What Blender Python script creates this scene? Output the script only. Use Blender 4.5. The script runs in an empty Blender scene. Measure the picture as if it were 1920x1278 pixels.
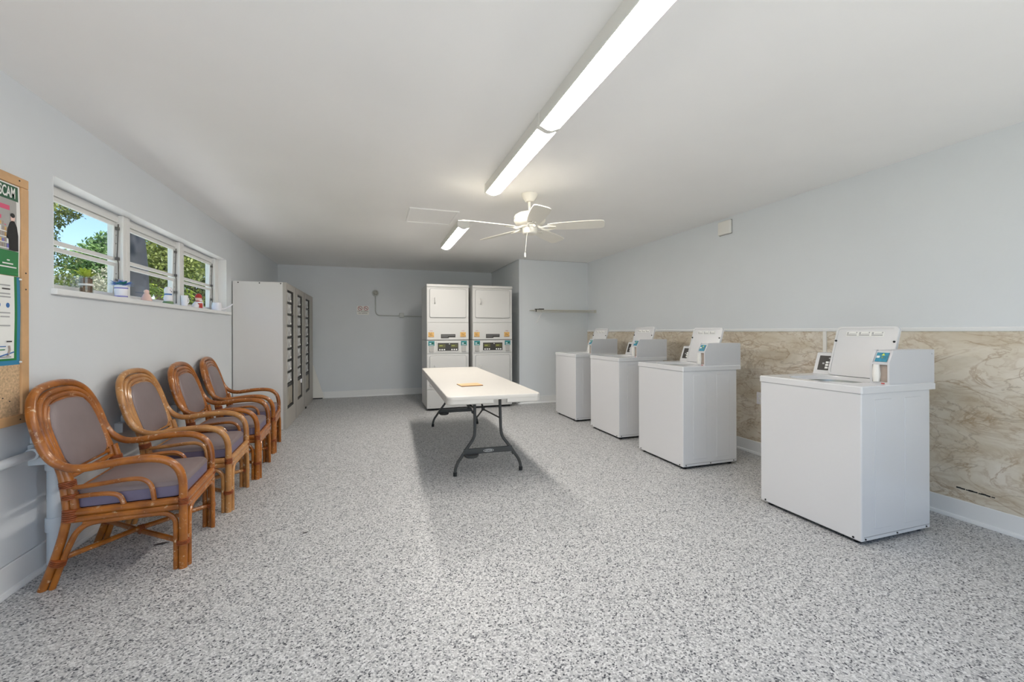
import bpy, bmesh, math, random
from mathutils import Vector, Matrix, Euler
random.seed(7)
S = bpy.context.scene
COL = S.collection
PI = math.pi

# ------------------------------------------------------------------ materials
def lin(c):
    return tuple(((v/255.0)/12.92 if v/255.0 <= 0.04045 else ((v/255.0+0.055)/1.055)**2.4) for v in c) + (1.0,)

def new_mat(name):
    m = bpy.data.materials.new(name); m.use_nodes = True
    nt = m.node_tree; b = nt.nodes['Principled BSDF']
    return m, nt, b

def pbr(name, rgb, rough=0.5, metal=0.0, spec=0.5, var=0.0, vscale=6.0, bump=0.0, bscale=80.0, coat=0.0):
    m, nt, b = new_mat(name)
    b.inputs['Base Color'].default_value = lin(rgb)
    b.inputs['Roughness'].default_value = rough
    b.inputs['Metallic'].default_value = metal
    b.inputs['Specular IOR Level'].default_value = spec
    b.inputs['Coat Weight'].default_value = coat
    tc = nt.nodes.new('ShaderNodeTexCoord')
    if var > 0:
        n = nt.nodes.new('ShaderNodeTexNoise'); n.inputs['Scale'].default_value = vscale; n.inputs['Detail'].default_value = 4
        r = nt.nodes.new('ShaderNodeValToRGB')
        lo = tuple(max(0, v*(1-var)) for v in rgb); hi = tuple(min(255, v*(1+var)) for v in rgb)
        r.color_ramp.elements[0].color = lin(lo); r.color_ramp.elements[0].position = 0.3
        r.color_ramp.elements[1].color = lin(hi); r.color_ramp.elements[1].position = 0.7
        nt.links.new(tc.outputs['Object'], n.inputs['Vector'])
        nt.links.new(n.outputs['Fac'], r.inputs['Fac']); nt.links.new(r.outputs['Color'], b.inputs['Base Color'])
    if bump > 0:
        n2 = nt.nodes.new('ShaderNodeTexNoise'); n2.inputs['Scale'].default_value = bscale; n2.inputs['Detail'].default_value = 3
        bp = nt.nodes.new('ShaderNodeBump'); bp.inputs['Strength'].default_value = bump; bp.inputs['Distance'].default_value = 0.002
        nt.links.new(tc.outputs['Object'], n2.inputs['Vector'])
        nt.links.new(n2.outputs['Fac'], bp.inputs['Height']); nt.links.new(bp.outputs['Normal'], b.inputs['Normal'])
    return m

def floor_mat():
    m, nt, b = new_mat('epoxy_flake_floor')
    tc = nt.nodes.new('ShaderNodeTexCoord')
    mp = nt.nodes.new('ShaderNodeMapping'); nt.links.new(tc.outputs['Object'], mp.inputs['Vector'])
    v = nt.nodes.new('ShaderNodeTexVoronoi'); v.inputs['Scale'].default_value = 158; v.feature = 'F1'
    nt.links.new(mp.outputs['Vector'], v.inputs['Vector'])
    sep = nt.nodes.new('ShaderNodeSeparateColor'); nt.links.new(v.outputs['Color'], sep.inputs['Color'])
    r = nt.nodes.new('ShaderNodeValToRGB'); r.color_ramp.interpolation = 'CONSTANT'
    stops = [(0, (54, 56, 62)), (0.035, (96, 97, 101)), (0.11, (138, 138, 140)), (0.24, (170, 170, 170)), (0.52, (188, 188, 187)), (0.80, (208, 208, 207))]
    el = r.color_ramp.elements
    el[0].position = 0; el[0].color = lin(stops[0][1]); el[1].position = stops[1][0]; el[1].color = lin(stops[1][1])
    for p, c in stops[2:]:
        e = el.new(p); e.color = lin(c)
    nt.links.new(sep.outputs['Red'], r.inputs['Fac'])
    nt.links.new(r.outputs['Color'], b.inputs['Base Color'])
    b.inputs['Roughness'].default_value = 0.45
    b.inputs['Specular IOR Level'].default_value = 0.35
    return m

def marble_mat():
    m, nt, b = new_mat('beige_marble_laminate')
    N = nt.nodes.new; L = nt.links.new
    tc = N('ShaderNodeTexCoord'); mp = N('ShaderNodeMapping'); mp.inputs['Scale'].default_value = (1, 1.0, 2.2)
    L(tc.outputs['Object'], mp.inputs['Vector'])
    def noise(scale, detail, rough, dist):
        n = N('ShaderNodeTexNoise'); n.inputs['Scale'].default_value = scale; n.inputs['Detail'].default_value = detail
        n.inputs['Roughness'].default_value = rough; n.inputs['Distortion'].default_value = dist
        L(mp.outputs['Vector'], n.inputs['Vector']); return n
    base = noise(2.4, 8, .6, .8); br = N('ShaderNodeValToRGB'); e = br.color_ramp.elements
    e[0].position = .28; e[0].color = lin((198, 184, 160)); e[1].position = .72; e[1].color = lin((228, 221, 209))
    x = e.new(.5); x.color = lin((215, 206, 189))
    L(base.outputs['Fac'], br.inputs['Fac']); col = br.outputs['Color']
    for scale, detail, dist, w, k, c in ((2.3, 8, 1.3, .026, .60, (156, 126, 90)), (5.5, 8, 1.0, .055, .38, (166, 140, 108)), (1.2, 7, 1.7, .016, .45, (140, 118, 92))):
        n = noise(scale, detail, .58, dist)
        sb = N('ShaderNodeMath'); sb.operation = 'SUBTRACT'; sb.inputs[1].default_value = .5; L(n.outputs['Fac'], sb.inputs[0])
        ab = N('ShaderNodeMath'); ab.operation = 'ABSOLUTE'; L(sb.outputs[0], ab.inputs[0])
        mr = N('ShaderNodeMapRange'); mr.inputs['From Min'].default_value = 0; mr.inputs['From Max'].default_value = w; mr.inputs['To Min'].default_value = k; mr.inputs['To Max'].default_value = 0
        L(ab.outputs[0], mr.inputs['Value'])
        mk = noise(1.6+scale*.3, 2, .5, 0); mu = N('ShaderNodeMath'); mu.operation = 'MULTIPLY'; L(mr.outputs[0], mu.inputs[0])
        rm = N('ShaderNodeMapRange'); rm.inputs['From Min'].default_value = .34; rm.inputs['From Max'].default_value = .52; L(mk.outputs['Fac'], rm.inputs['Value']); L(rm.outputs[0], mu.inputs[1])
        mx = N('ShaderNodeMix'); mx.data_type = 'RGBA'; mx.inputs[7].default_value = lin(c)
        L(mu.outputs[0], mx.inputs[0]); L(col, mx.inputs[6]); col = mx.outputs[2]
    L(col, b.inputs['Base Color']); b.inputs['Roughness'].default_value = 0.42
    return m

def cane_mat(name, main, dark, pale):
    m, nt, b = new_mat(name)
    tc = nt.nodes.new('ShaderNodeTexCoord')
    n = nt.nodes.new('ShaderNodeTexNoise'); n.inputs['Scale'].default_value = 11; n.inputs['Detail'].default_value = 5
    nt.links.new(tc.outputs['Object'], n.inputs['Vector'])
    r = nt.nodes.new('ShaderNodeValToRGB'); r.color_ramp.elements[0].position = 0.32; r.color_ramp.elements[0].color = lin(dark)
    r.color_ramp.elements[1].position = 0.62; r.color_ramp.elements[1].color = lin(main)
    nt.links.new(n.outputs['Fac'], r.inputs['Fac'])
    n2 = nt.nodes.new('ShaderNodeTexNoise'); n2.inputs['Scale'].default_value = 34; n2.inputs['Detail'].default_value = 7; n2.inputs['Roughness'].default_value = 0.7
    nt.links.new(tc.outputs['Object'], n2.inputs['Vector'])
    r2 = nt.nodes.new('ShaderNodeValToRGB'); r2.color_ramp.elements[0].position = 0.592; r2.color_ramp.elements[1].position = 0.66
    nt.links.new(n2.outputs['Fac'], r2.inputs['Fac'])
    mx = nt.nodes.new('ShaderNodeMix'); mx.data_type = 'RGBA'; mx.inputs[7].default_value = lin(pale)
    nt.links.new(r2.outputs['Color'], mx.inputs[0]); nt.links.new(r.outputs['Color'], mx.inputs[6])
    nt.links.new(mx.outputs[2], b.inputs['Base Color'])
    b.inputs['Roughness'].default_value = 0.28
    b.inputs['Coat Weight'].default_value = 0.25; b.inputs['Coat Roughness'].default_value = 0.15
    return m

def emit_mat(name, rgb, k):
    m = bpy.data.materials.new(name); m.use_nodes = True; nt = m.node_tree; nt.nodes.clear()
    e = nt.nodes.new('ShaderNodeEmission'); e.inputs['Color'].default_value = lin(rgb); e.inputs['Strength'].default_value = k
    o = nt.nodes.new('ShaderNodeOutputMaterial'); nt.links.new(e.outputs[0], o.inputs['Surface'])
    return m

def pane_mat(name, tint=(250, 252, 252), k=1.0):
    m = bpy.data.materials.new(name); m.use_nodes = True; nt = m.node_tree; nt.nodes.clear()
    t = nt.nodes.new('ShaderNodeBsdfTransparent'); t.inputs['Color'].default_value = lin(tint)
    g = nt.nodes.new('ShaderNodeBsdfGlossy'); g.inputs['Roughness'].default_value = 0.03
    mx = nt.nodes.new('ShaderNodeMixShader'); o = nt.nodes.new('ShaderNodeOutputMaterial')
    mx.inputs[0].default_value = 0.05*k
    nt.links.new(t.outputs[0], mx.inputs[1]); nt.links.new(g.outputs[0], mx.inputs[2])
    nt.links.new(mx.outputs[0], o.inputs['Surface'])
    return m

def leaf_mat(name, lo, hi, scale=3.0):
    m = pbr(name, hi, 0.55, var=0.0)
    nt = m.node_tree; b = nt.nodes['Principled BSDF']
    tc = nt.nodes.new('ShaderNodeTexCoord')
    n = nt.nodes.new('ShaderNodeTexNoise'); n.inputs['Scale'].default_value = scale; n.inputs['Detail'].default_value = 3
    r = nt.nodes.new('ShaderNodeValToRGB'); r.color_ramp.elements[0].position = 0.35; r.color_ramp.elements[0].color = lin(lo)
    r.color_ramp.elements[1].position = 0.65; r.color_ramp.elements[1].color = lin(hi)
    nt.links.new(tc.outputs['Object'], n.inputs['Vector']); nt.links.new(n.outputs['Fac'], r.inputs['Fac'])
    nt.links.new(r.outputs['Color'], b.inputs['Base Color'])
    tr = nt.nodes.new('ShaderNodeBsdfTranslucent'); nt.links.new(r.outputs['Color'], tr.inputs['Color'])
    mx = nt.nodes.new('ShaderNodeMixShader'); mx.inputs[0].default_value = 0.45
    o = nt.nodes['Material Output']
    nt.links.new(b.outputs[0], mx.inputs[1]); nt.links.new(tr.outputs[0], mx.inputs[2]); nt.links.new(mx.outputs[0], o.inputs['Surface'])
    return m

M = {}
M['wall'] = pbr('pale_blue_wall_paint', (217, 221, 224), 0.6, bump=0.10, bscale=55, var=0.008, vscale=1.5)
M['ceiling'] = pbr('white_ceiling_paint', (243, 242, 240), 0.75, var=0.008, vscale=1.2)
M['trim'] = pbr('white_trim_paint', (232, 233, 233), 0.35)
M['floor'] = floor_mat()
M['marble'] = marble_mat()
M['enamel'] = pbr('white_enamel', (214, 214, 215), 0.24, coat=0.3)
M['enamel_cream'] = pbr('cream_white_enamel', (200, 199, 196), 0.3)
M['enamel_side'] = pbr('white_steel_side', (204, 204, 206), 0.32)
M['plastic_white'] = pbr('white_plastic', (230, 228, 222), 0.4)
M['fan_white'] = pbr('cream_white_fan_paint', (236, 232, 221), 0.35)
M['black'] = pbr('black_rubber', (24, 24, 25), 0.6)
M['dark'] = pbr('dark_panel', (48, 44, 40), 0.35)
M['seam'] = pbr('grey_seam', (150, 150, 150), 0.6)
M['teal'] = pbr('teal_label', (38, 120, 124), 0.35, var=0.15, vscale=40)
M['teal_blue'] = pbr('teal_blue_label', (46, 132, 158), 0.35, var=0.12, vscale=40)
M['yellow'] = pbr('yellow_arrow', (214, 226, 90), 0.4)
M['orange_label'] = pbr('tan_orange_label', (206, 164, 98), 0.5, var=0.2, vscale=60)
M['green_disp'] = pbr('olive_display', (86, 84, 46), 0.3)
M['grey_tray'] = pbr('grey_coin_tray', (166, 164, 160), 0.4)
M['taupe'] = pbr('taupe_recess', (160, 146, 136), 0.45, var=0.1, vscale=12)
M['grey_print'] = pbr('grey_print', (168, 168, 168), 0.6)
M['dark_print'] = pbr('dark_print', (66, 60, 60), 0.6)
M['steel'] = pbr('stainless_tub', (165, 168, 164), 0.3, metal=0.7)
M['cane_a'] = cane_mat('orange_lacquered_cane', (170, 101, 33), (126, 69, 20), (208, 176, 140))
M['cane_b'] = cane_mat('faded_tan_cane', (190, 136, 78), (158, 104, 54), (222, 198, 166))
M['binding'] = pbr('brown_cane_binding', (140, 72, 34), 0.4, var=0.12, vscale=60)
M['vinyl'] = pbr('mauve_grey_vinyl', (124, 110, 110), 0.42, var=0.05, vscale=5)
M['vinyl_side'] = pbr('lavender_grey_vinyl', (112, 104, 126), 0.5, var=0.05, vscale=8)
M['cabinet'] = pbr('grey_cabinet_paint', (216, 214, 212), 0.42, bump=0.12, bscale=160)
M['cab_frame'] = pbr('grey_cabinet_front', (172, 167, 160), 0.5)
M['cab_dark'] = pbr('dark_compartment_bar', (38, 35, 32), 0.5)
M['cab_pane'] = pbr('grey_compartment_face', (196, 194, 191), 0.25, metal=0.1, var=0.16, vscale=16)
M['cab_low'] = pbr('brown_grey_lower_panel', (150, 139, 120), 0.3, var=0.15, vscale=7)
M['table_top'] = pbr('white_moulded_table_plastic', (200, 196, 189), 0.45, bump=0.15, bscale=220)
M['table_leg'] = pbr('dark_grey_powder_coat', (66, 66, 64), 0.45)
M['pale_wood'] = pbr('pale_orange_wood', (226, 176, 118), 0.5, var=0.06, vscale=10)
M['board_edge'] = pbr('brown_board_edge', (130, 92, 58), 0.6)
M['oak'] = pbr('pale_oak_frame', (206, 164, 118), 0.5, var=0.06, vscale=8)
M['cork'] = pbr('cork', (196, 166, 130), 0.9, var=0.12, vscale=90)
M['green'] = pbr('green_print', (24, 122, 62), 0.45)
M['dark_green'] = pbr('dark_green_print', (22, 84, 54), 0.45)
M['paper'] = pbr('white_paper', (236, 236, 232), 0.6)
M['blue_print'] = pbr('blue_print', (56, 112, 176), 0.5)
M['sea_blue'] = pbr('sea_blue_print', (42, 128, 168), 0.5)
M['pink_print'] = pbr('pink_print', (214, 84, 118), 0.5)
M['red_print'] = pbr('faded_red_print', (176, 92, 104), 0.6)
M['alu'] = pbr('painted_aluminium', (230, 229, 226), 0.4)
M['alu_dark'] = pbr('dark_metal_arm', (92, 88, 84), 0.5)
M['glass'] = pane_mat('window_glass')
M['jar_glass'] = pane_mat('jar_glass', (238, 240, 236), 1.6)
M['pipe'] = pbr('white_pvc', (208, 214, 219), 0.35)
M['conduit'] = pbr('painted_grey_conduit', (196, 200, 198), 0.5)
M['chrome_ball'] = pbr('grey_dome', (196, 196, 186), 0.22, metal=0.3)
M['wire'] = pbr('coated_shelf_wire', (196, 194, 184), 0.45)
M['lamp_far'] = emit_mat('fluorescent_diffuser_far', (255, 249, 241), 25.0)
M['lamp_mid'] = emit_mat('fluorescent_diffuser_mid', (255, 249, 241), 15.0)
M['lamp'] = emit_mat('fluorescent_diffuser', (255, 249, 241), 12.0)
M['soil'] = pbr('brown_bark_filling', (142, 102, 76), 0.9, var=0.25, vscale=50)
M['leaf_lime'] = leaf_mat('lime_artificial_leaf', (196, 214, 84), (230, 240, 126))
M['leaf_blue'] = pbr('blue_flower', (110, 150, 212), 0.5, var=0.2, vscale=40)
M['leaf_teal'] = pbr('teal_green_leaf', (70, 158, 140), 0.5)
M['lilac'] = pbr('lilac_flower', (206, 190, 226), 0.5)
M['ceramic'] = pbr('white_ceramic', (238, 236, 240), 0.25)
M['violet_band'] = pbr('violet_glaze', (126, 122, 192), 0.25)
M['red'] = pbr('red_glaze', (186, 58, 48), 0.3)
M['pink'] = pbr('pink_glaze', (232, 196, 184), 0.35)
M['sage'] = pbr('sage_green_glaze', (112, 142, 98), 0.4)
M['grass'] = pbr('lawn', (104, 122, 66), 0.9, var=0.2, vscale=1.2)
M['bark'] = pbr('dark_grey_bark', (58, 58, 62), 0.9, var=0.2, vscale=4, bump=0.6, bscale=12)
M['bark2'] = pbr('brown_bark', (112, 92, 72), 0.9, var=0.2, vscale=4)
M['leaf_olive'] = leaf_mat('olive_leaf', (84, 100, 46), (152, 160, 86), 1.6)
M['leaf_green'] = leaf_mat('mid_green_leaf', (66, 100, 56), (128, 158, 92), 1.2)
M['leaf_dark'] = leaf_mat('dark_green_leaf', (52, 74, 38), (142, 150, 66), 1.3)
M['leaf_silver'] = leaf_mat('silver_grey_leaf', (150, 146, 122), (216, 212, 196), 2.5)
M['leaf_palm'] = leaf_mat('yellow_green_frond', (120, 150, 38), (196, 206, 72), 2.0)

# ------------------------------------------------------------------ mesh helpers
def B(): return bmesh.new()

def merge(bm, tmp, mi=0, mtx=None):
    for f in tmp.faces: f.material_index = mi
    if mtx is not None: bmesh.ops.transform(tmp, matrix=mtx, verts=tmp.verts)
    me = bpy.data.meshes.new('t'); tmp.to_mesh(me); tmp.free()
    bm.from_mesh(me); bpy.data.meshes.remove(me)

def box(bm, x0, x1, y0, y1, z0, z1, bev=0.0, seg=2, mi=0, mtx=None):
    t = bmesh.new(); bmesh.ops.create_cube(t, size=1.0)
    for v in t.verts:
        v.co = Vector((x0 + (v.co.x+.5)*(x1-x0), y0 + (v.co.y+.5)*(y1-y0), z0 + (v.co.z+.5)*(z1-z0)))
    if bev > 0:
        bmesh.ops.bevel(t, geom=list(t.edges), offset=bev, segments=seg, profile=0.5, affect='EDGES')
    bmesh.ops.recalc_face_normals(t, faces=t.faces)
    merge(bm, t, mi, mtx)

def loft(bm, rings, mi=0, cap0=True, cap1=True, closed=True, mtx=None):
    t = bmesh.new(); vr = [[t.verts.new(Vector(p)) for p in r] for r in rings]
    n = len(vr[0])
    for a, b in zip(vr[:-1], vr[1:]):
        for i in range(n if closed else n-1):
            j = (i+1) % n
            try: t.faces.new((a[i], a[j], b[j], b[i]))
            except ValueError: pass
    if cap0: t.faces.new(list(reversed(vr[0])))
    if cap1: t.faces.new(vr[-1])
    bmesh.ops.recalc_face_normals(t, faces=t.faces)
    merge(bm, t, mi, mtx)

def catmull(pts, sub=6):
    P = [Vector(p) for p in pts]
    if len(P) < 3: return P
    out = []
    for i in range(len(P)-1):
        p0 = P[i-1] if i > 0 else P[i]*2 - P[i+1]
        p1, p2 = P[i], P[i+1]
        p3 = P[i+2] if i+2 < len(P) else P[i+1]*2 - P[i]
        for k in range(sub):
            t = k/sub
            out.append(0.5*((2*p1)+(-p0+p2)*t+(2*p0-5*p1+4*p2-p3)*t*t+(-p0+3*p1-3*p2+p3)*t**3))
    out.append(P[-1]); return out

def tube(bm, pts, r, seg=10, sub=0, mi=0, cap=True, mtx=None):
    P = catmull(pts, sub) if sub else [Vector(p) for p in pts]
    n = len(P); rings = []
    if isinstance(r, (list, tuple)) and len(r) != n:
        k = len(r)-1; r = [r[min(int(i/(n-1)*k), k-1)]*(1-(i/(n-1)*k-min(int(i/(n-1)*k), k-1))) + r[min(int(i/(n-1)*k), k-1)+1]*(i/(n-1)*k-min(int(i/(n-1)*k), k-1)) for i in range(n)]
    T = [(P[min(i+1, n-1)]-P[max(i-1, 0)]).normalized() for i in range(n)]
    up = Vector((0, 0, 1)) if abs(T[0].z) < 0.9 else Vector((1, 0, 0))
    N = (up - T[0]*up.dot(T[0])).normalized()
    for i in range(n):
        N = (N - T[i]*N.dot(T[i])).normalized(); Bn = T[i].cross(N)
        rr = r[i] if isinstance(r, (list, tuple)) else r
        rings.append([P[i] + (N*math.cos(2*PI*k/seg) + Bn*math.sin(2*PI*k/seg))*rr for k in range(seg)])
    loft(bm, rings, mi, cap, cap, mtx=mtx)

def lathe(bm, prof, c=(0, 0, 0), seg=24, mi=0, mtx=None):
    rings = [[Vector((c[0]+max(r, 1e-4)*math.cos(2*PI*k/seg), c[1]+max(r, 1e-4)*math.sin(2*PI*k/seg), c[2]+z)) for k in range(seg)] for r, z in prof]
    loft(bm, rings, mi, mtx=mtx)

def rrect(w, d, r, n=5, cx=0, cy=0):
    """rounded rectangle outline, list of (u, v)"""
    out = []
    for sx, sy, a0 in ((1, 1, 0), (-1, 1, PI/2), (-1, -1, PI), (1, -1, 1.5*PI)):
        for k in range(n+1):
            a = a0 + PI/2*k/n
            out.append((cx+sx*(w/2-r)+r*math.cos(a), cy+sy*(d/2-r)+r*math.sin(a)))
    return out

def prism(bm, poly, f, w0, w1, mi=0, mtx=None):
    """extrude a 2D outline: f(u, v, w) -> point"""
    loft(bm, [[f(u, v, w0) for u, v in poly], [f(u, v, w1) for u, v in poly]], mi, mtx=mtx)

def fx(u, v, w): return Vector((w, u, v))     # plane facing x: u=y, v=z
def fy(u, v, w): return Vector((u, w, v))     # plane facing y: u=x, v=z
def fz(u, v, w): return Vector((u, v, w))

def ell(rx, ry, n=20, cx=0, cy=0): return [(cx+rx*math.cos(2*PI*k/n), cy+ry*math.sin(2*PI*k/n)) for k in range(n)]

def ring_poly(bm, ro, ri, f, w0, w1, c=(0, 0), n=24, mi=0):
    o = ell(ro, ro, n, *c); i = ell(ri, ri, n, *c)
    R = [[f(u, v, w0) for u, v in o], [f(u, v, w1) for u, v in o], [f(u, v, w1) for u, v in i], [f(u, v, w0) for u, v in i], [f(u, v, w0) for u, v in o]]
    loft(bm, R, mi, False, False)

def obj(name, bm, mats, parent=None, sharp=35):
    me = bpy.data.meshes.new(name); bm.to_mesh(me); bm.free()
    for p in me.polygons: p.use_smooth = True
    me.set_sharp_from_angle(angle=math.radians(sharp))
    if not isinstance(mats, (list, tuple)): mats = [mats]
    for m in mats: me.materials.append(M[m] if isinstance(m, str) else m)
    o = bpy.data.objects.new(name, me); COL.objects.link(o)
    if len(me.polygons) < 3000:
        wn = o.modifiers.new('weighted_normal', 'WEIGHTED_NORMAL'); wn.keep_sharp = True
    if parent is not None: o.parent = parent
    return o

def tag(o, label=None, cat=None, group=None, kind=None):
    if label: o['label'] = label
    if cat: o['category'] = cat
    if group: o['group'] = group
    if kind: o['kind'] = kind
    return o

def thing(name, label, cat, loc=(0, 0, 0), rz=0.0, group=None):
    o = bpy.data.objects.new(name, None); COL.objects.link(o)
    o.empty_display_size = 0.05
    o.location = loc; o.rotation_euler = (0, 0, rz)
    return tag(o, label, cat, group)

def copy_tree(o, parent=None):
    c = o.copy(); COL.objects.link(c)
    if parent is not None: c.parent = parent
    for ch in list(o.children): copy_tree(ch, c)
    return c

def struct(name, bm, mats, parent=None):
    o = obj(name, bm, mats, parent)
    if parent is None: o['kind'] = 'structure'
    return o

def add_text(bm, s, size, mtx, mi=0, ext=0.0004, sx=1.0, align='LEFT', bold=0.0):
    cu = bpy.data.curves.new('txt', 'FONT'); cu.body = s; cu.size = size; cu.extrude = ext; cu.align_x = align; cu.offset = bold
    cu.resolution_u = 3
    o = bpy.data.objects.new('txt', cu); COL.objects.link(o)
    dg = bpy.context.evaluated_depsgraph_get()
    me = bpy.data.meshes.new_from_object(o.evaluated_get(dg))
    t = bmesh.new(); t.from_mesh(me)
    bpy.data.objects.remove(o); bpy.data.curves.remove(cu); bpy.data.meshes.remove(me)
    merge(bm, t, mi, mtx @ Matrix.Diagonal((sx, 1, 1, 1)))

def basis(o, u, v):
    """matrix mapping text x->u, y->v, z->u x v at origin o"""
    u = Vector(u).normalized(); v = Vector(v).normalized(); w = u.cross(v)
    m = Matrix((u, v, w)).transposed().to_4x4(); m.translation = Vector(o)
    return m

# ------------------------------------------------------------------ room dimensions
XL, XR, YB, ZC, YF = -1.662, 3.656, 8.654, 2.468, -1.1
CX, CY = 2.353, 6.861                     # closet corner
WY0, WY1, WZ0, WZ1 = 2.975, 5.833, 1.478, 2.093   # window opening

b = B(); box(b, XL-.25, XR+.25, YF-.15, YB+.25, -.12, 0); struct('floor', b, 'floor')
b = B(); box(b, XL-.25, XR+.25, YF-.15, YB+.25, ZC, ZC+.15); struct('ceiling', b, 'ceiling')
b = B()
box(b, XL-.2, XL, YF, WY0, 0, ZC); box(b, XL-.2, XL, WY1, YB+.2, 0, ZC)
box(b, XL-.2, XL, WY0, WY1, 0, WZ0-.034); box(b, XL-.2, XL, WY0, WY1, WZ1, ZC)
struct('wall_left', b, 'wall')
b = B(); box(b, XR, XR+.2, YF, YB+.2, 0, ZC); struct('wall_right', b, 'wall')
b = B(); box(b, XL, XR, YB, YB+.2, 0, ZC); struct('wall_back', b, 'wall')
b = B(); box(b, CX, XR, CY, YB, 0, ZC); struct('wall_closet', b, 'wall')
# wall behind the camera (unseen), its wide opening added to let daylight in
DX0, DX1, DZ = -1.5, 3.4, 2.35
b = B()
box(b, XL-.2, DX0, YF-.15, YF, 0, ZC); box(b, DX1, XR+.2, YF-.15, YF, 0, ZC); box(b, DX0, DX1, YF-.15, YF, DZ, ZC)
struct('wall_front', b, 'wall')

def baseboard(name, p0, p1, nrm, h=0.125):
    """board with a shoe moulding along p0-p1, standing out along nrm"""
    p0 = Vector(p0); p1 = Vector(p1); n = Vector(nrm)
    prof = [(0.0, 0.0), (0.030, 0.0), (0.030, 0.012), (0.024, 0.021), (0.014, 0.023), (0.014, h-.006), (0.010, h), (0.0, h)]
    bm = B(); loft(bm, [[p + n*u + Vector((0, 0, v)) for u, v in prof] for p in (p0, p1)])
    return struct(name, bm, 'trim')
baseboard('baseboard_left', (XL, YF, 0), (XL, YB, 0), (1, 0, 0), .138)
baseboard('baseboard_right', (XR, YF, 0), (XR, CY, 0), (-1, 0, 0), .125)
baseboard('baseboard_back', (XL, YB, 0), (CX, YB, 0), (0, -1, 0), .12)
b = B()
prof = [(0.0, 0.0), (0.030, 0.0), (0.030, 0.012), (0.014, 0.023), (0.014, .12), (0.0, .12)]
loft(b, [[Vector((XR-.03, CY-u, v)) for u, v in prof], [Vector((CX-.014, CY-u, v)) for u, v in prof]])
loft(b, [[Vector((CX-u, CY-.014, v)) for u, v in prof], [Vector((CX-u, YB-.03, v)) for u, v in prof]])
struct('baseboard_closet', b, 'trim')
b = B(); box(b, XR-.007, XR, YF, CY, .125, 1.232); struct('trim_1', b, 'marble')
b = B()
prof = [(0, 1.228), (.012, 1.228), (.016, 1.236), (.016, 1.250), (.010, 1.256), (0, 1.256)]
loft(b, [[Vector((XR-u, YF, v)) for u, v in prof], [Vector((XR-u, CY, v)) for u, v in prof]])
struct('trim_2', b, 'trim')
# thin crown strip around the closet box
b = B(); box(b, CX-.008, XR, CY-.008, CY, ZC-.012, ZC, mi=0); box(b, CX-.008, CX, CY, YB, ZC-.012, ZC)
box(b, CX+.09, XR-.02, CY-.0085, CY-.001, ZC-.004, ZC-.0005, mi=1); box(b, CX-.0085, CX-.001, CY+.1, YB, ZC-.004, ZC-.0005, mi=1)
struct('trim_3', b, ['wall', 'seam'])
# patched wall panel low on the left wall
b = B(); box(b, XL, XL+.006, 1.3, 2.845, .14, .60, bev=.002, seg=1); struct('trim_4', b, 'wall')
# window stool
b = B(); box(b, -1.85, XL+.028, WY0-.02, WY1+.105, WZ0-.034, WZ0, bev=.006); struct('trim_5', b, 'trim')
# smooth white lining of the window opening
b = B()
box(b, -1.75, XL+.001, WY0, WY1, WZ1-.003, WZ1); box(b, -1.75, XL+.001, WY1-.003, WY1, WZ0, WZ1); box(b, -1.75, XL+.001, WY0, WY0+.003, WZ0, WZ1)
struct('trim_6', b, 'trim')

# ------------------------------------------------------------------ windows (three awning units)
def window(n, y0, y1, m0, m1):
    """unit frame y0..y1; m0, m1 = widths of its left and right frame members"""
    bm = B(); xf, xb = -1.745, -1.84
    box(bm, xb, xf, y0, y0+m0, WZ0, WZ1-.003, bev=.003, seg=1); box(bm, xb, xf, y1-m1, y1, WZ0, WZ1-.003, bev=.003, seg=1)
    box(bm, xb, -1.775, y0, y1, WZ1-.055, WZ1-.003); box(bm, xb, -1.775, y0, y1, WZ0, WZ0+.016)
    for z in (1.62, 1.66, 1.88, 1.94): box(bm, -1.79, -1.785, y1-m1-.001, y1-m1, z, z+.008, mi=1)
    w = tag(obj('window_%d' % n, bm, ['alu', 'alu_dark']), kind='structure')
    ia, ib = y0+m0+.004, y1-m1-.004
    for (za, zb, tilt) in ((1.757, WZ1-.058, 1.5), (WZ0+.018, 1.742, 2.5)):
        s = B(); r = .026; R = Matrix.Translation((-1.795, 0, zb)) @ Matrix.Rotation(math.radians(tilt), 4, 'Y') @ Matrix.Translation((1.795, 0, -zb))
        box(s, -1.806, -1.784, ia, ib, zb-r, zb, bev=.003, seg=1, mtx=R); box(s, -1.806, -1.784, ia, ib, za, za+r, bev=.003, seg=1, mtx=R)
        box(s, -1.806, -1.784, ia, ia+r, za+r, zb-r, mtx=R); box(s, -1.806, -1.784, ib-r, ib, za+r, zb-r, mtx=R)
        so = obj('sash', s, 'alu', w)
        g = B(); box(g, -1.797, -1.793, ia+r, ib-r, za+r, zb-r, mtx=R); obj('pane', g, 'glass', so)
    a = B()
    tube(a, [(-1.768, y1-m1-.012, WZ0+.03), (-1.768, y1-m1-.012, 1.74), (-1.775, y1-m1-.014, 1.78), (-1.768, y1-m1-.012, WZ1-.07)], .004, 6)
    for z in (1.60, 1.76, 1.98): box(a, -1.782, -1.764, y1-m1-.022, y1-m1-.004, z, z+.022)
    obj('operator_arm', a, 'alu_dark', w)
window(1, WY0+.003, 3.885, .02, .047)
window(2, 3.885, 4.836, .047, .049)
window(3, 4.836, WY1-.003, .048, .107)

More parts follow.
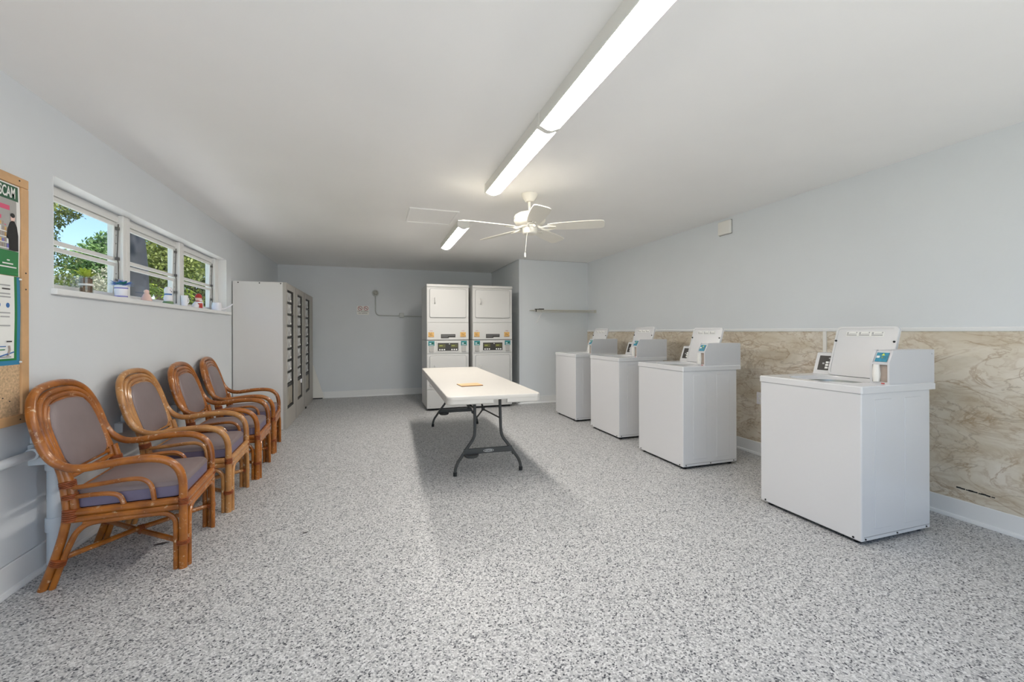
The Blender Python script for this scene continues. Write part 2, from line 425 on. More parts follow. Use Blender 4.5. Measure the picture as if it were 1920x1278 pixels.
# ------------------------------------------------------------------ ceiling fluorescent fixtures
def fluorescent(y0, y1, label, lamp='lamp', xc=.95):
    t = thing('ceiling_light', label, 'ceiling light', (xc, (y0+y1)/2, ZC), 0, 'fluorescent strip lights along the ceiling')
    h = (y1-y0)/2
    bm = B(); prof = [(-.062, 0), (-.064, -.074), (-.060, -.075), (-.054, -.0605), (.054, -.0605), (.060, -.075), (.064, -.074), (.062, 0)]
    loft(bm, [[Vector((u, -h+.012, v)) for u, v in prof], [Vector((u, h-.012, v)) for u, v in prof]]); obj('housing', bm, 'plastic_white', t)
    arc = [(-.052, -.061), (-.050, -.070)] + [(-.048+.096*k/8, -.072-.016*math.sin(PI*k/8)) for k in range(9)] + [(.050, -.070), (.052, -.061)]
    bm = B(); loft(bm, [[Vector((u, -h+.02, v)) for u, v in arc], [Vector((u, h-.02, v)) for u, v in arc]]); obj('diffuser', bm, lamp, t)
    cap = [(-.067, 0), (-.067, -.072), (-.056, -.076)] + [(-.052+.104*k/8, -.076-.018*math.sin(PI*k/8)) for k in range(9)] + [(.056, -.076), (.067, -.072), (.067, 0)]
    for s in (-1, 1):
        bm = B(); loft(bm, [[Vector((u, s*(h-.02), v)) for u, v in cap], [Vector((u, s*h, v)) for u, v in cap]]); obj('end_cap', bm, 'plastic_white', t)
fluorescent(1.02, 2.25, 'white fluorescent strip light nearest the camera, cut off by the top edge')
fluorescent(2.252, 3.46, 'middle white fluorescent strip light, just before the ceiling fan', 'lamp_mid')
fluorescent(4.66, 5.93, 'short-looking white fluorescent strip light farthest away, beyond the ceiling fan', 'lamp_far')

# ------------------------------------------------------------------ ceiling access hatch
t = thing('ceiling_hatch', 'flat white access hatch with thin raised frame in the ceiling', 'hatch', (.585, 4.59, ZC))
b = B(); box(b, -.24, .24, -.27, .27, -.004, 0); obj('hatch_panel', b, 'ceiling', t)
b = B()
for x0, x1, y0, y1 in ((-.25, .25, -.28, -.262), (-.25, .25, .262, .28), (-.25, -.232, -.262, .262), (.232, .25, -.262, .262)):
    box(b, x0, x1, y0, y1, -.011, 0, bev=.002, seg=1)
obj('hatch_frame', b, 'ceiling', t)

# ------------------------------------------------------------------ ceiling fan
fan = thing('ceiling_fan', 'cream white five-blade ceiling fan with pull chain hanging on a short rod', 'ceiling fan', (1.333, 3.589, ZC))
b = B(); lathe(b, [(.076, 0), (.074, -.014), (.060, -.040), (.040, -.066), (.032, -.070), (0, -.070)], seg=28); obj('canopy', b, 'fan_white', fan)
b = B(); lathe(b, [(.0125, -.066), (.0125, -.165), (.026, -.168), (.026, -.185), (0, -.185)], seg=16); obj('downrod', b, 'fan_white', fan)
b = B(); lathe(b, [(0, -.165), (.06, -.166), (.105, -.174), (.134, -.192), (.142, -.212), (.142, -.222), (.138, -.224), (.138, -.230), (.142, -.232), (.142, -.244), (.128, -.268), (.095, -.285), (.0, -.286)], seg=36); obj('motor_housing', b, 'fan_white', fan)
b = B(); lathe(b, [(0, -.284), (.078, -.286), (.078, -.300), (.066, -.304), (.064, -.312), (.066, -.316), (.066, -.352), (.058, -.360), (0, -.361)], seg=28); obj('switch_housing', b, 'fan_white', fan)
b = B(); tube(b, [(-.03, -.055, -.355), (-.05, -.07, -.37), (-.070, -.072, -.545)], .0016, 6); lathe(b, [(0, -.54), (.0075, -.545), (.0075, -.58), (0, -.583)], c=(-.070, -.072, 0), seg=10)
obj('pull_chain', b, 'fan_white', fan)
def blade_mesh():
    bm = B(); L = [(.165, .046), (.20, .056), (.30, .066), (.42, .072), (.52, .074), (.60, .072), (.638, .068), (.652, .056), (.657, .036), (.658, .012)]
    out = [(x, w) for x, w in L] + [(x, -w) for x, w in reversed(L)]
    loft(bm, [[Vector((u, v, 0)) for u, v in out], [Vector((u, v, .007)) for u, v in out]])
    bmesh.ops.transform(bm, matrix=Matrix.Translation((0, 0, -.303)) @ Matrix.Rotation(math.radians(-13), 4, 'X'), verts=bm.verts)
    return bm
def bracket_mesh():
    bm = B()
    for s in (-1, 1):
        tube(bm, [(.07, s*.018, -.29), (.11, s*.03, -.312), (.16, s*.036, -.312-s*.008), (.235, s*.012, -.309-s*.003)], [.009, .009, .008, .006], 8, sub=4)
    return bm
bl = obj('blade', blade_mesh(), 'fan_white', fan); bl.rotation_euler = (0, 0, math.radians(-29.6))
br = obj('blade_bracket', bracket_mesh(), 'fan_white', bl)
for k in range(1, 5):
    c = bl.copy(); COL.objects.link(c); c.parent = fan; c.rotation_euler = (0, 0, math.radians(-29.6+72*k))
    d = br.copy(); COL.objects.link(d); d.parent = c

# ------------------------------------------------------------------ top-loading washers
def make_washer():
    """origin: floor under the front right (near) bottom corner; x runs to the wall, y away from the camera"""
    t = thing('washing_machine', 'x', 'washing machine', group='white top-loading coin washers along the right wall')
    W, D, H = .668, .605, .875; z0 = .022
    b = B(); box(b, 0, D, 0, W, z0, H, bev=.008, seg=3)
    # embossed side ribs, kick seams and screws
    for s, yy in ((-1, 0), (1, W)):
        for xa, xb in ((.11, .255), (.37, .515)):
            y_a, y_b = (yy-.0022, yy+.001) if s < 0 else (yy-.001, yy+.0022)
            box(b, xa, xb, y_a, y_b, .085, .835, bev=.002, seg=1, mi=0)
        box(b, .02, D-.01, yy-.0014 if s < 0 else yy, yy if s < 0 else yy+.0014, .046, .049, mi=2)
        for xs in (.03, .30, .565): lathe(b, [(0, -.001), (.005, -.001), (.005, .004), (0, .004)], seg=8, mi=3, mtx=Matrix.Translation((xs, yy, .037)) @ Matrix.Rotation(-s*PI/2, 4, 'X') if s > 0 else Matrix.Translation((xs, yy, .037)) @ Matrix.Rotation(PI/2, 4, 'X'))
    for ys in (.045, W-.04): lathe(b, [(0, 0), (.006, 0), (.006, .003), (0, .003)], seg=8, mi=3, mtx=Matrix.Translation((0.0, ys, .036)) @ Matrix.Rotation(-PI/2, 4, 'Y'))
    obj('body', b, ['enamel', 'enamel_side', 'seam', 'black'], t)
    b = B(); box(b, .035, D-.03, .03, W-.03, .010, z0+.004); obj('base', b, 'black', t)
    for x in (.05, D-.05):
        for y in (.05, W-.05):
            b = B(); lathe(b, [(.022, 0), (.024, .006), (.014, .012), (.012, .024), (0, .024)], seg=12, c=(x, y, 0)); obj('foot', b, 'black', t)
    # worktop with the tub opening
    b = B(); zt, zb = .914, .873; n = 6; oc = (.275, .348)
    outer = rrect(.66, W+.012, .012, n, .324, W/2); inner = rrect(.41, .43, .12, n, *oc)
    R = [[fz(u, v, zb) for u, v in outer], [fz(u, v, zt-.006) for u, v in outer],
         [fz(.324+(u-.324)*.985, W/2+(v-W/2)*.985, zt) for u, v in outer], [fz(u, v, zt) for u, v in inner],
         [fz(oc[0]+(u-oc[0])*.97, oc[1]+(v-oc[1])*.97, zt-.02) for u, v in inner], [fz(oc[0]+(u-oc[0])*.9, oc[1]+(v-oc[1])*.9, zt-.034) for u, v in inner]]
    loft(b, R); obj('worktop', b, 'enamel', t)
    b = B(); pr = [(.175, zt-.036), (.178, zt-.024), (.168, zt-.022), (.165, zt-.0385), (.05, zt-.0385), (.05, zt-.03), (0, zt-.03)]
    lathe(b, pr, c=(oc[0], oc[1], 0), seg=28); obj('tub_ring', b, 'steel', t)
    # slanted control console at the back, left part shows the keypad
    b = B(); prof = [(.515, zt), (.520, zt+.012), (.566, zt+.150), (.575, zt+.156), (.650, zt+.156), (.655, zt)]
    prism(b, prof, lambda u, v, w: Vector((u, w, v)), .112, .668); con = obj('control_console', b, 'enamel', t)
    u = Vector((0, -1, 0)); v = (Vector((.566, 0, .150))-Vector((.520, 0, .012))).normalized()
    m = basis((.520-.0015, .64, zt+.012), u, v)     # text plane: u to the reader's right (towards -y)
    b = B(); box(b, .0, .10, .018, .128, 0, .003, mtx=m, mi=0)
    for k in range(3):
        box(b, .054, .074, .030+.020*k, .044+.020*k, .003, .0055, mtx=m, mi=1)
        box(b, .080, .094, .030+.020*k, .044+.020*k, .003, .0055, mtx=m, mi=1)
    box(b, .03, .044, .062, .074, .003, .005, mtx=m, mi=2); box(b, .07, .084, .105, .113, .003, .005, mtx=m, mi=2)
    obj('keypad', b, ['dark', 'paper', 'grey_print'], con)
    # coin meter case on the near side
    b = B(); x0, x1, zz = .243, .655, zt
    prof = [(x0, zz), (x0, zz+.126), (x0+.038, zz+.200), (x0+.044, zz+.203), (x1-.003, zz+.203), (x1, zz+.200), (x1, zz)]
    prism(b, prof, lambda u, v, w: Vector((u, w, v)), .004, .014)      # near cheek
    prism(b, prof, lambda u, v, w: Vector((u, w, v)), .094, .108)      # far cheek
    prism(b, [(x0+.055, zz), (x0+.055, zz+.203), (x1, zz+.203), (x1, zz)], lambda u, v, w: Vector((u, w, v)), .014, .094)
    box(b, x0, x0+.06, .014, .094, zz, zz+.012); box(b, x0, x0+.06, .014, .094, zz+.116, zz+.126)
    lathe(b, [(0, 0), (.006, 0), (.005, .003), (0, .0035)], seg=10, mtx=Matrix.Translation((x1-.022, .004, zz+.178)) @ Matrix.Rotation(PI/2, 4, 'X'))
    mc = obj('coin_meter_case', b, 'enamel_side', t)
    b = B(); prism(b, [(x0+.006, zz+.126), (x0+.042, zz+.196), (x0+.056, zz+.196), (x0+.056, zz+.126)], lambda u, v, w: Vector((u, w, v)), .014, .094, mi=0)
    v2 = Vector((.036, 0, .070)).normalized(); m2 = basis((x0+.006-.001, .092, zz+.128), (0, -1, 0), v2)
    box(b, .006, .070, .006, .066, 0, .002, mtx=m2, mi=1)
    box(b, .010, .026, .030, .044, .002, .0035, mtx=m2, mi=2)
    tri = [(.036, .048), (.046, .062), (.050, .050)]
    prism(b, [(.034, .046), (.043, .062), (.052, .046)], lambda u_, v_, w_: m2 @ Vector((u_, v_, w_)), .002, .0035, mi=3)
    box(b, .036, .048, .028, .038, .002, .0035, mtx=m2, mi=4)
    obj('coin_slot_panel', b, ['enamel_side', 'teal_blue', 'paper', 'yellow', 'sage'], mc)
    b = B(); box(b, x0+.012, x0+.054, .014, .066, zz+.012, zz+.116, mi=0)
    tube(b, [(x0+.004, .074, zz+.012), (x0+.004, .074, zz+.06), (x0+.004, .074, zz+.116)], [.016, .021, .016], 14, sub=4, mi=1)
    box(b, x0-.001, x0+.01, .028, .046, zz+.002, zz+.008, mi=2)
    obj('coin_vault', b, ['taupe', 'plastic_white', 'red'], mc)
    # open lid leaning back on the console
    th = math.atan2(.106, .345); L = .362
    hm = basis((.497, .347, zt+.001), (0, -1, 0), (math.sin(th), 0, math.cos(th)))   # z axis of this frame looks to the room (-x)
    b = B(); o_ = rrect(.394, L, .030, 6, 0, L/2); i_ = rrect(.362, L-.034, .020, 6, 0, L/2)
    R = [[fz(u, v, -.012) for u, v in o_], [fz(u, v, .006) for u, v in o_], [fz(u*.985, (v-L/2)*.985+L/2, .009) for u, v in o_], [fz(u, v, .009) for u, v in i_], [fz(u, v, .005) for u, v in i_]]
    loft(b, R, mtx=hm); lid = obj('lid', b, 'enamel', t)
    for s in (-1, 1):
        b = B(); lathe(b, [(.007, .006), (.007, .013), (.005, .016), (0, .016)], c=(s*.183, .255, 0), seg=12, mtx=hm); obj('lid_bumper', b, 'black', lid)
    b = B(); box(b, -.125, .115, .292, .325, .0051, .0058, mtx=hm, mi=0)
    for k in range(3):
        xa = -.120+.08*k
        box(b, xa, xa+.066, .296, .304, .0058, .0064, mtx=hm, mi=1); box(b, xa, xa+.012, .306, .321, .0058, .0064, mtx=hm, mi=1)
        box(b, xa+.018, xa+.066, .310, .313, .0058, .0064, mtx=hm, mi=1); box(b, xa+.060, xa+.068, .315, .323, .0058, .0064, mtx=hm, mi=1)
    obj('lid_label', b, ['paper', 'grey_print'], lid)
    return t
w = make_washer()
WL = [((2.647, 1.698, 0), 'white top-loading washer nearest the camera, beside the bare marble panel at right'),
      ((2.606, 3.125, .004), 'second white top-loading washer from the camera, isolated by gaps on both sides'),
      ((2.645, 4.228, .018), 'third white top-loading washer from the camera, partly behind the second washer'),
      ((2.612, 5.254, .010), 'farthest white top-loading washer, next to the blue closet wall')]
for i, (loc, lab) in enumerate(WL):
    o = w if i == 0 else copy_tree(w)
    o.location = (loc[0], loc[1], 0); o['label'] = lab
    o.scale = (1, 1, (.914+loc[2])/.914)

# ------------------------------------------------------------------ stacked dryers
def make_dryer():
    """origin: floor at the front left bottom corner; y runs to the back"""
    t = thing('stacked_dryer', 'x', 'dryer', group='white stacked coin dryers against the back wall')
    W, D = .668, .72
    b = B(); box(b, 0, W, .012, D, .035, 1.100, bev=.006); box(b, .004, W-.004, .006, .02, .035, .326, bev=.004, mi=0); box(b, .004, W-.004, .004, .02, .334, .886, bev=.004)
    box(b, .004, W-.004, 0, .02, .894, 1.094, bev=.004); obj('lower_body', b, 'enamel_cream', t)
    b = B(); box(b, 0, W, .012, D, 1.104, 1.976, bev=.008); box(b, .004, W-.004, 0, .02, 1.108, 1.375, bev=.004); box(b, .004, W-.004, .004, .02, 1.383, 1.930, bev=.004)
    box(b, -.003, W+.003, -.004, .04, 1.936, 1.980, bev=.008); obj('upper_body', b, 'enamel_cream', t)
    b = B(); box(b, .03, W-.03, .04, D-.03, 0, .04); obj('base', b, 'black', t)
    def door(z0, z1, hz):
        bm = B(); cx, cz = .334, (z0+z1)/2
        o1 = rrect(.586, z1-z0, .03, 5, cx, cz); o2 = rrect(.572, z1-z0-.014, .024, 5, cx, cz); o3 = rrect(.556, z1-z0-.030, .018, 5, cx, cz)
        loft(bm, [[fy(u, v, .006) for u, v in o1], [fy(u, v, .0025) for u, v in o1], [fy(u, v, .0025) for u, v in o2]], mi=1, cap0=False, cap1=False)
        loft(bm, [[fy(u, v, .004) for u, v in o2], [fy(u, v, -.010) for u, v in o2], [fy(u, v, -.014) for u, v in o3]], mi=0)
        d = obj('door', bm, ['enamel_cream', 'seam'], t)
        bm = B(); hx = .125
        loft(bm, [[fy(u, v, -.012) for u, v in rrect(.05, .10, .018, 4, hx-.02, hz)], [fy(u, v, -.016) for u, v in rrect(.044, .094, .016, 4, hx-.02, hz)]])
        tube(bm, [(hx, -.014, hz-.045), (hx, -.040, hz-.03), (hx, -.044, hz), (hx, -.040, hz+.03), (hx, -.014, hz+.045)], .010, 8, sub=3)
        obj('door_handle', bm, 'enamel_cream', d)
    door(1.452, 1.912, 1.72); door(.372, .862, .66)
    # upper panel: coin labels and model strip
    for x in (.068, .572):
        b = B(); box(b, x-.045, x+.045, -.002, .001, 1.150, 1.228, mi=0); box(b, x-.045, x+.045, -.0026, .001, 1.150, 1.158, mi=1); box(b, x-.022, x+.022, -.002, .001, 1.246, 1.252, mi=2)
        for q in range(3): box(b, x-.03, x+.03-.012*q, -.0026, 0, 1.176+.014*q, 1.181+.014*q, mi=1)
        obj('price_label', b, ['orange_label', 'board_edge', 'red_print'], t)
    b = B(); box(b, .220, .345, -.002, .001, 1.132, 1.196, mi=0); box(b, .345, .450, -.002, .001, 1.146, 1.196, mi=0)
    box(b, .23, .33, -.0026, 0, 1.154, 1.158, mi=1); box(b, .23, .44, -.0026, 0, 1.176, 1.180, mi=1); obj('instruction_plate', b, ['dark', 'grey_print'], t)
    b = B(); lathe(b, [(0, 0), (.012, 0), (.012, .002), (0, .002)], seg=14, mtx=Matrix.Translation((.325, .0, 1.255)) @ Matrix.Rotation(PI/2, 4, 'X')); obj('lock_cap', b, 'enamel_cream', t)
    # control bezel
    b = B(); loft(b, [[fy(u, v, .004) for u, v in rrect(.37, .165, .012, 4, .330, .995)], [fy(u, v, -.008) for u, v in rrect(.36, .155, .012, 4, .330, .995)]]); bz = obj('control_bezel', b, 'enamel_cream', t)
    b = B(); box(b, .168, .494, -.0095, -.007, .934, 1.058, mi=0); box(b, .182, .290, -.0105, -.009, .985, 1.040, mi=1); box(b, .374, .482, -.0105, -.009, .985, 1.040, mi=1)
    for s in (.186, .378):
        for q in range(3): box(b, s+.004+.036*q, s+.026+.036*q, -.012, -.009, .944, .964, bev=.002, seg=1, mi=2)
        box(b, s+.01, s+.06, -.0112, -.01, 1.012, 1.018, mi=3)
    box(b, .345, .360, -.0108, -.009, 1.036, 1.048, mi=2)
    obj('control_panel', b, ['dark', 'green_disp', 'paper', 'yellow'], bz)
    for x in (.072, .585):
        b = B(); box(b, x-.048, x+.048, -.006, .002, 1.016, 1.090, bev=.003, seg=1, mi=0); box(b, x-.030, x-.004, -.008, -.005, 1.046, 1.058, mi=1); box(b, x+.006, x+.030, -.008, -.005, 1.040, 1.066, mi=2)
        box(b, x-.032, x+.032, -.007, -.005, 1.026, 1.032, mi=1); cs = obj('coin_slot', b, ['teal', 'paper', 'dark_green'], t)
        b = B(); loft(b, [[fy(x-.040, 1.012, -.0), fy(x+.040, 1.012, -.0), fy(x+.034, .916, -.0), fy(x-.034, .916, -.0)], [fy(x-.038, 1.010, -.006), fy(x+.038, 1.010, -.006), fy(x+.030, .92, -.016), fy(x-.030, .92, -.016)]])
        obj('coin_tray', b, 'grey_tray', cs)
    for x in (.05, .6):
        b = B(); lathe(b, [(0, 0), (.006, 0), (.005, .003), (0, .003)], seg=8, mtx=Matrix.Translation((x, .006, .075)) @ Matrix.Rotation(PI/2, 4, 'X')); obj('screw', b, 'grey_print', t)
    return t
d = make_dryer()
d.location = (.777, 6.70, 0); d['label'] = 'left stacked white coin dryer, behind the left half of the folding table'
d2 = copy_tree(d); d2.location = (1.503, 6.685, 0); d2['label'] = 'right stacked white coin dryer, beside the blue closet wall'

# ------------------------------------------------------------------ folding table
TB = thing('folding_table', 'white plastic folding table with dark grey bent tube legs mid room', 'table', (.940, 4.510, 0), math.radians(-2.0))
HW, HL, ZT = .377, 1.335, .745
b = B()
o = rrect(2*HW, 2*HL, .055, 6)
def sc(k, z): return [fz(u*(1-k/HW), v*(1-k/HL), z) for u, v in o]
loft(b, [sc(.016, ZT-.018), sc(.016, ZT-.036), sc(.002, ZT-.036), sc(0, ZT-.030), sc(0, ZT-.010), sc(.004, ZT-.003), sc(.012, ZT)], cap0=True)
# hanging lip, open at the hand hold of the near end
q = len(o)//4
path = [(.095, -HL)] + o[3*q:] + o[:3*q] + [(-.015, -HL)]
rg = []
for u, v in path:
    k = Vector((u*(1-.014/HW), v*(1-.014/HL), 0)); e = Vector((u, v, 0))
    rg.append([e+Vector((0, 0, ZT-.034)), e+Vector((0, 0, ZT-.060)), e*.6+k*.4+Vector((0, 0, ZT-.066)), k+Vector((0, 0, ZT-.066)), k+Vector((0, 0, ZT-.034))])
loft(b, rg)
obj('tabletop', b, 'table_top', TB)
b = B()
for s in (-1, 1): box(b, s*.30-.012, s*.30+.012, -HL+.05, HL-.05, ZT-.045, ZT-.019)
for y in (-.93, .99): box(b, -.30, .30, y-.015, y+.015, ZT-.048, ZT-.022)
obj('steel_rail', b, 'table_leg', TB)
def leg_set(y, lean, logo):
    sy = 1 if y < 0 else -1
    b_ = B(); z1 = ZT-.04
    for s in (-1, 1):
        O_ = .040; pts = [(s*.115, y+lean, z1), (s*.115, y+lean*.6, .50), (s*.118, y+lean*.35, .36), (s*.135, y+lean*.28, .30), (s*.175, y+lean*.22, .245), (s*.238, y+lean*.14, .155), (s*.272, y+lean*.08, .105), (s*.290, y+.0, .055), (s*.293, y, .0)]
        pts = [(x+O_, yy, zz) for x, yy, zz in pts]; b1 = B(); tube(b1, pts, .0135, 10, sub=4, mi=0); lathe(b1, [(.0165, 0), (.0165, .03), (.0145, .034), (0, .034)], c=(s*.293+O_, y, 0), seg=12, mi=1)
        lg = obj('leg', b1, ['table_leg', 'black'], TB)
    yb = y+lean*.16
    box(b_, -.215+O_, .215+O_, yb-.012, yb+.012, .175, .222, bev=.004)
    lathe(b_, [(0, .150), (.055, .152), (.064, .162), (.064, .176), (0, .176)], c=(-.15+O_, yb+.0, 0), seg=20)
    box(b_, .215+O_, .235+O_, yb-.02, yb+.02, .148, .172, bev=.004)
    cb = obj('crossbar', b_, 'table_leg', TB)
    if logo:
        b_ = B(); m = basis((O_, yb-.0125, .199), (1, 0, 0), (0, 0, 1))
        ov = ell(.046, .0125, 24); iv = ell(.0435, .0105, 24)
        loft(b_, [[m @ fz(u, v, .0) for u, v in ov], [m @ fz(u, v, .0008) for u, v in ov], [m @ fz(u, v, .0008) for u, v in iv], [m @ fz(u, v, 0) for u, v in iv]], cap0=False, cap1=False)
        add_text(b_, 'LIFETIME', .0165, m @ Matrix.Translation((0, -.0058, .0004)), sx=.95, align='CENTER')
        obj('lettering', b_, 'paper', cb)
    # Y brace up to the underside
    b_ = B(); hub = Vector((O_, y+sy*.22, .52))
    for s in (-1, 1): tube(b_, [hub, (s*.112+O_, y+lean*.5, .47)], .007, 8)
    tube(b_, [hub, (O_, y+sy*.50, ZT-.03)], .009, 8); lathe(b_, [(0, -.012), (.016, -.012), (.016, .012), (0, .012)], c=hub, seg=12)
    obj('brace', b_, 'table_leg', TB)
leg_set(-.905, .05, True); leg_set(1.075, -.05, False)

bd = thing('wooden_board', 'thin pale wooden board lying flat on the white folding table', 'board', (.832, 3.828, .7452), math.radians(4))
b = B(); box(b, -.10, .10, -.085, .085, 0, .007, bev=.001, seg=1, mi=1); box(b, -.099, .099, -.084, .084, .0062, .0078, mi=0)
obj('board_face', b, ['pale_wood', 'board_edge'], bd)

# ------------------------------------------------------------------ rattan armchairs
def make_chair():
    """origin on the floor under the seat centre, +x is the front, y to the far side"""
    t = thing('rattan_armchair', 'x', 'chair', group='rattan armchairs lined up along the left wall')
    def bx_(z): return -.215-.30*(z-.56)
    C = ['cane_a', 'binding']
    def wrap(bm, p, d, r, n=4, h=.008):
        p = Vector(p); d = Vector(d).normalized()
        for k in range(n): tube(bm, [p+d*(h*(k-n/2)), p+d*(h*(k-n/2)+h*.25), p+d*(h*(k-n/2)+h*.75), p+d*(h*(k-n/2)+h)], [r-.002, r+.0015, r+.0015, r-.002], 12, mi=1)
    for s in (-1, 1):
        # front leg: main pole, side pole, inner pole
        b = B()
        tube(b, [(.285, s*.260, 0), (.287, s*.262, .20), (.288, s*.265, .40)], .0195, 12)
        tube(b, [(.303, s*.232, 0), (.303, s*.232, .20), (.302, s*.222, .262), (.300, s*.185, .298), (.298, s*.12, .304)], .0125, 10, sub=4)
        tube(b, [(.254, s*.258, 0), (.254, s*.258, .21), (.246, s*.257, .262), (.212, s*.256, .293), (.15, s*.255, .300)], .0125, 10, sub=4)
        wrap(b, (.284, s*.256, .135), (0, 0, 1), .028, 3); wrap(b, (.288, s*.264, .352), (0, 0, 1), .0215, 5)
        obj('front_leg', b, C, t)
        # rear leg: twin poles, splayed backwards, with wrapped joints
        b = B()
        A = [(bx_(.66)+.004, s*.238, .66), (-.205, s*.240, .55), (-.190, s*.242, .44), (-.184, s*.244, .35), (-.198, s*.247, .25), (-.232, s*.250, .12), (-.272, s*.252, 0)]
        tube(b, A, .0185, 12, sub=4)
        A2 = [(-.192, s*.243, .575), (-.172, s*.244, .50), (-.158, s*.245, .42), (-.152, s*.246, .33)]
        tube(b, A2, .0175, 12, sub=4)
        tube(b, [(-.236, s*.252, 0), (-.200, s*.250, .12), (-.172, s*.249, .20), (-.145, s*.249, .258), (-.10, s*.250, .292), (-.02, s*.252, .302)], .0135, 10, sub=4)
        wrap(b, (-.182, s*.242, .495), (.15, 0, -1), .031, 4); wrap(b, (-.172, s*.243, .435), (.1, 0, -1), .030, 3)
        wrap(b, (-.168, s*.245, .345), (0, 0, -1), .032, 6, .010); wrap(b, (-.214, s*.250, .125), (-.3, 0, -1), .030, 4)
        obj('rear_leg', b, C, t)
        # armrest: bends up from the front leg and back into the hoop
        b = B()
        arm = [(.288, s*.265, .398), (.287, s*.268, .455), (.272, s*.272, .520), (.232, s*.277, .568), (.165, s*.281, .592), (.06, s*.284, .594), (-.04, s*.286, .584), (-.105, s*.288, .578), (-.160, s*.289, .586), (-.205, s*.290, .614), (-.237, s*.290, .655), (-.262, s*.289, .712)]
        tube(b, arm, .0195, 12, sub=5)
        tube(b, [(.288-.0, s*.243, .36), (.280, s*.246, .45), (.258, s*.250, .512), (.215, s*.254, .552), (.15, s*.258, .566)], .0115, 8, sub=4) if False else None
        obj('armrest', b, C, t)
        # two decorative inverted-J canes under the arm
        b = B()
        tube(b, [(-.165, s*.250, .476), (-.05, s*.254, .484), (.055, s*.256, .492), (.115, s*.257, .484), (.150, s*.257, .448), (.163, s*.256, .372)], .0115, 8, sub=5)
        tube(b, [(-.155, s*.250, .432), (-.07, s*.254, .434), (-.015, s*.256, .430), (.022, s*.257, .414), (.040, s*.256, .372)], .0115, 8, sub=5)
        obj('side_cane', b, C, t)
    # back hoop and the inner concentric canes
    O = [(.289, .712), (.286, .775), (.270, .845), (.226, .912), (.150, .953), (.06, .967), (0, .969)]
    def hoop(d, zb=None, yb=None, off=0.0):
        half = []
        if zb is not None: half += [(yb, zb), ((yb+.289-d)/2+.004, (zb+.70)/2)]
        half += [(y*(1-d/.289) if y > .2 else y*(1-d/.289), .72+(z-.72)*(1-d/.249) if z > .72 else z) for y, z in O]
        full = half + [(-y, z) for y, z in reversed(half[:-1])]
        return [(bx_(z)+off, y, z) for y, z in full]
    b = B(); tube(b, hoop(0), .0195, 12, sub=5)
    tube(b, hoop(.034, .575, .222, .004), .0150, 10, sub=5); tube(b, hoop(.060, .565, .212, .006), .0145, 10, sub=5); tube(b, hoop(.084, .560, .192, .004), .0140, 10, sub=5)
    obj('back_frame', b, C, t)
    # seat rails and cross bars
    b = B()
    for z, r in ((.355, .0185), (.322, .0175)):
        for s in (-1, 1): tube(b, [(-.175, s*.248, z), (.27, s*.256, z)], r, 10)
        tube(b, [(.292, -.255, z), (.292, .255, z)], r, 10)
        tube(b, [(-.168, -.25, z), (-.168, .25, z)], .014, 10)
    for s in (-1, 1): tube(b, [(-.12, s*.250, .298), (.17, s*.255, .300)], .0125, 8)
    tube(b, [(.298, -.14, .303), (.298, .14, .303)], .0125, 8)
    box(b, -.165, .285, -.24, .24, .352, .366, mi=1)
    obj('seat_rail', b, C, t)
    b = B()
    for z, x in ((.545, -.212), (.515, -.198), (.440, -.178)): tube(b, [(x, -.232, z), (x, .232, z)], .0125, 10)
    for k in range(5): tube(b, [(-.212+.0, -.16+.08*k, .545), (-.18, -.16+.08*k, .44)], .006, 6) if False else None
    obj('back_rail', b, C, t)
    b = B(); tube(b, [(-.232, -.246, .130), (0.02, 0, .146), (.272, .246, .135)], .0135, 10); tube(b, [(-.232, .246, .130), (0.02, 0, .128), (.272, -.246, .135)], .0135, 10)
    wrap(b, (.02, 0, .137), (1, .9, 0), .024, 3); obj('stretcher', b, C, t)
    # cushions
    b = B(); o = rrect(.455, .478, .05, 5, .055, 0)
    def oc_(k, z): return [fz(.055+(u-.055)*k, v*k, z) for u, v in o]
    loft(b, [oc_(.96, .368), oc_(.995, .374), oc_(1.0, .384), oc_(1.0, .428)], mi=1, cap1=False)
    loft(b, [oc_(1.0, .428), oc_(1.008, .432), oc_(1.0, .437), oc_(.985, .448), oc_(.95, .456), oc_(.8, .464), oc_(.4, .470), oc_(.05, .471)], mi=0, cap0=False)
    obj('seat_cushion', b, ['vinyl', 'vinyl_side'], t)
    b = B(); H0, H1 = .552, .892
    pad = [(.14, H0), (.178, H0+.02), (.197, H0+.06), (.201, H0+.14), (.196, H0+.22), (.178, H0+.285), (.145, H0+.322), (.09, H1-.006), (0, H1)]
    pad = pad + [(-u, v) for u, v in reversed(pad[:-1])]
    mz = .72
    def pr_(k, off): return [Vector((bx_(mz+(v-mz)*k)+off, u*k, mz+(v-mz)*k)) for u, v in pad]
    loft(b, [pr_(1.0, -.012), pr_(1.0, .010), pr_(.985, .020), pr_(.94, .027), pr_(.7, .033), pr_(.1, .036)])
    obj('back_pad', b, 'vinyl', t)
    return t
ch = make_chair()
CH = [((-.979, 2.925), 4.2, 'orange rattan armchair with mauve cushion nearest the camera, below the bulletin board', False),
      ((-.971, 3.650), 2.8, 'faded tan rattan armchair, second from the camera, paler than its neighbours', True),
      ((-.955, 4.329), 3.2, 'rattan armchair with mauve cushion, third from the camera in the row', False),
      ((-1.009, 5.137), 5.5, 'rattan armchair at the far end of the row, beside the grey locker cabinet', False)]
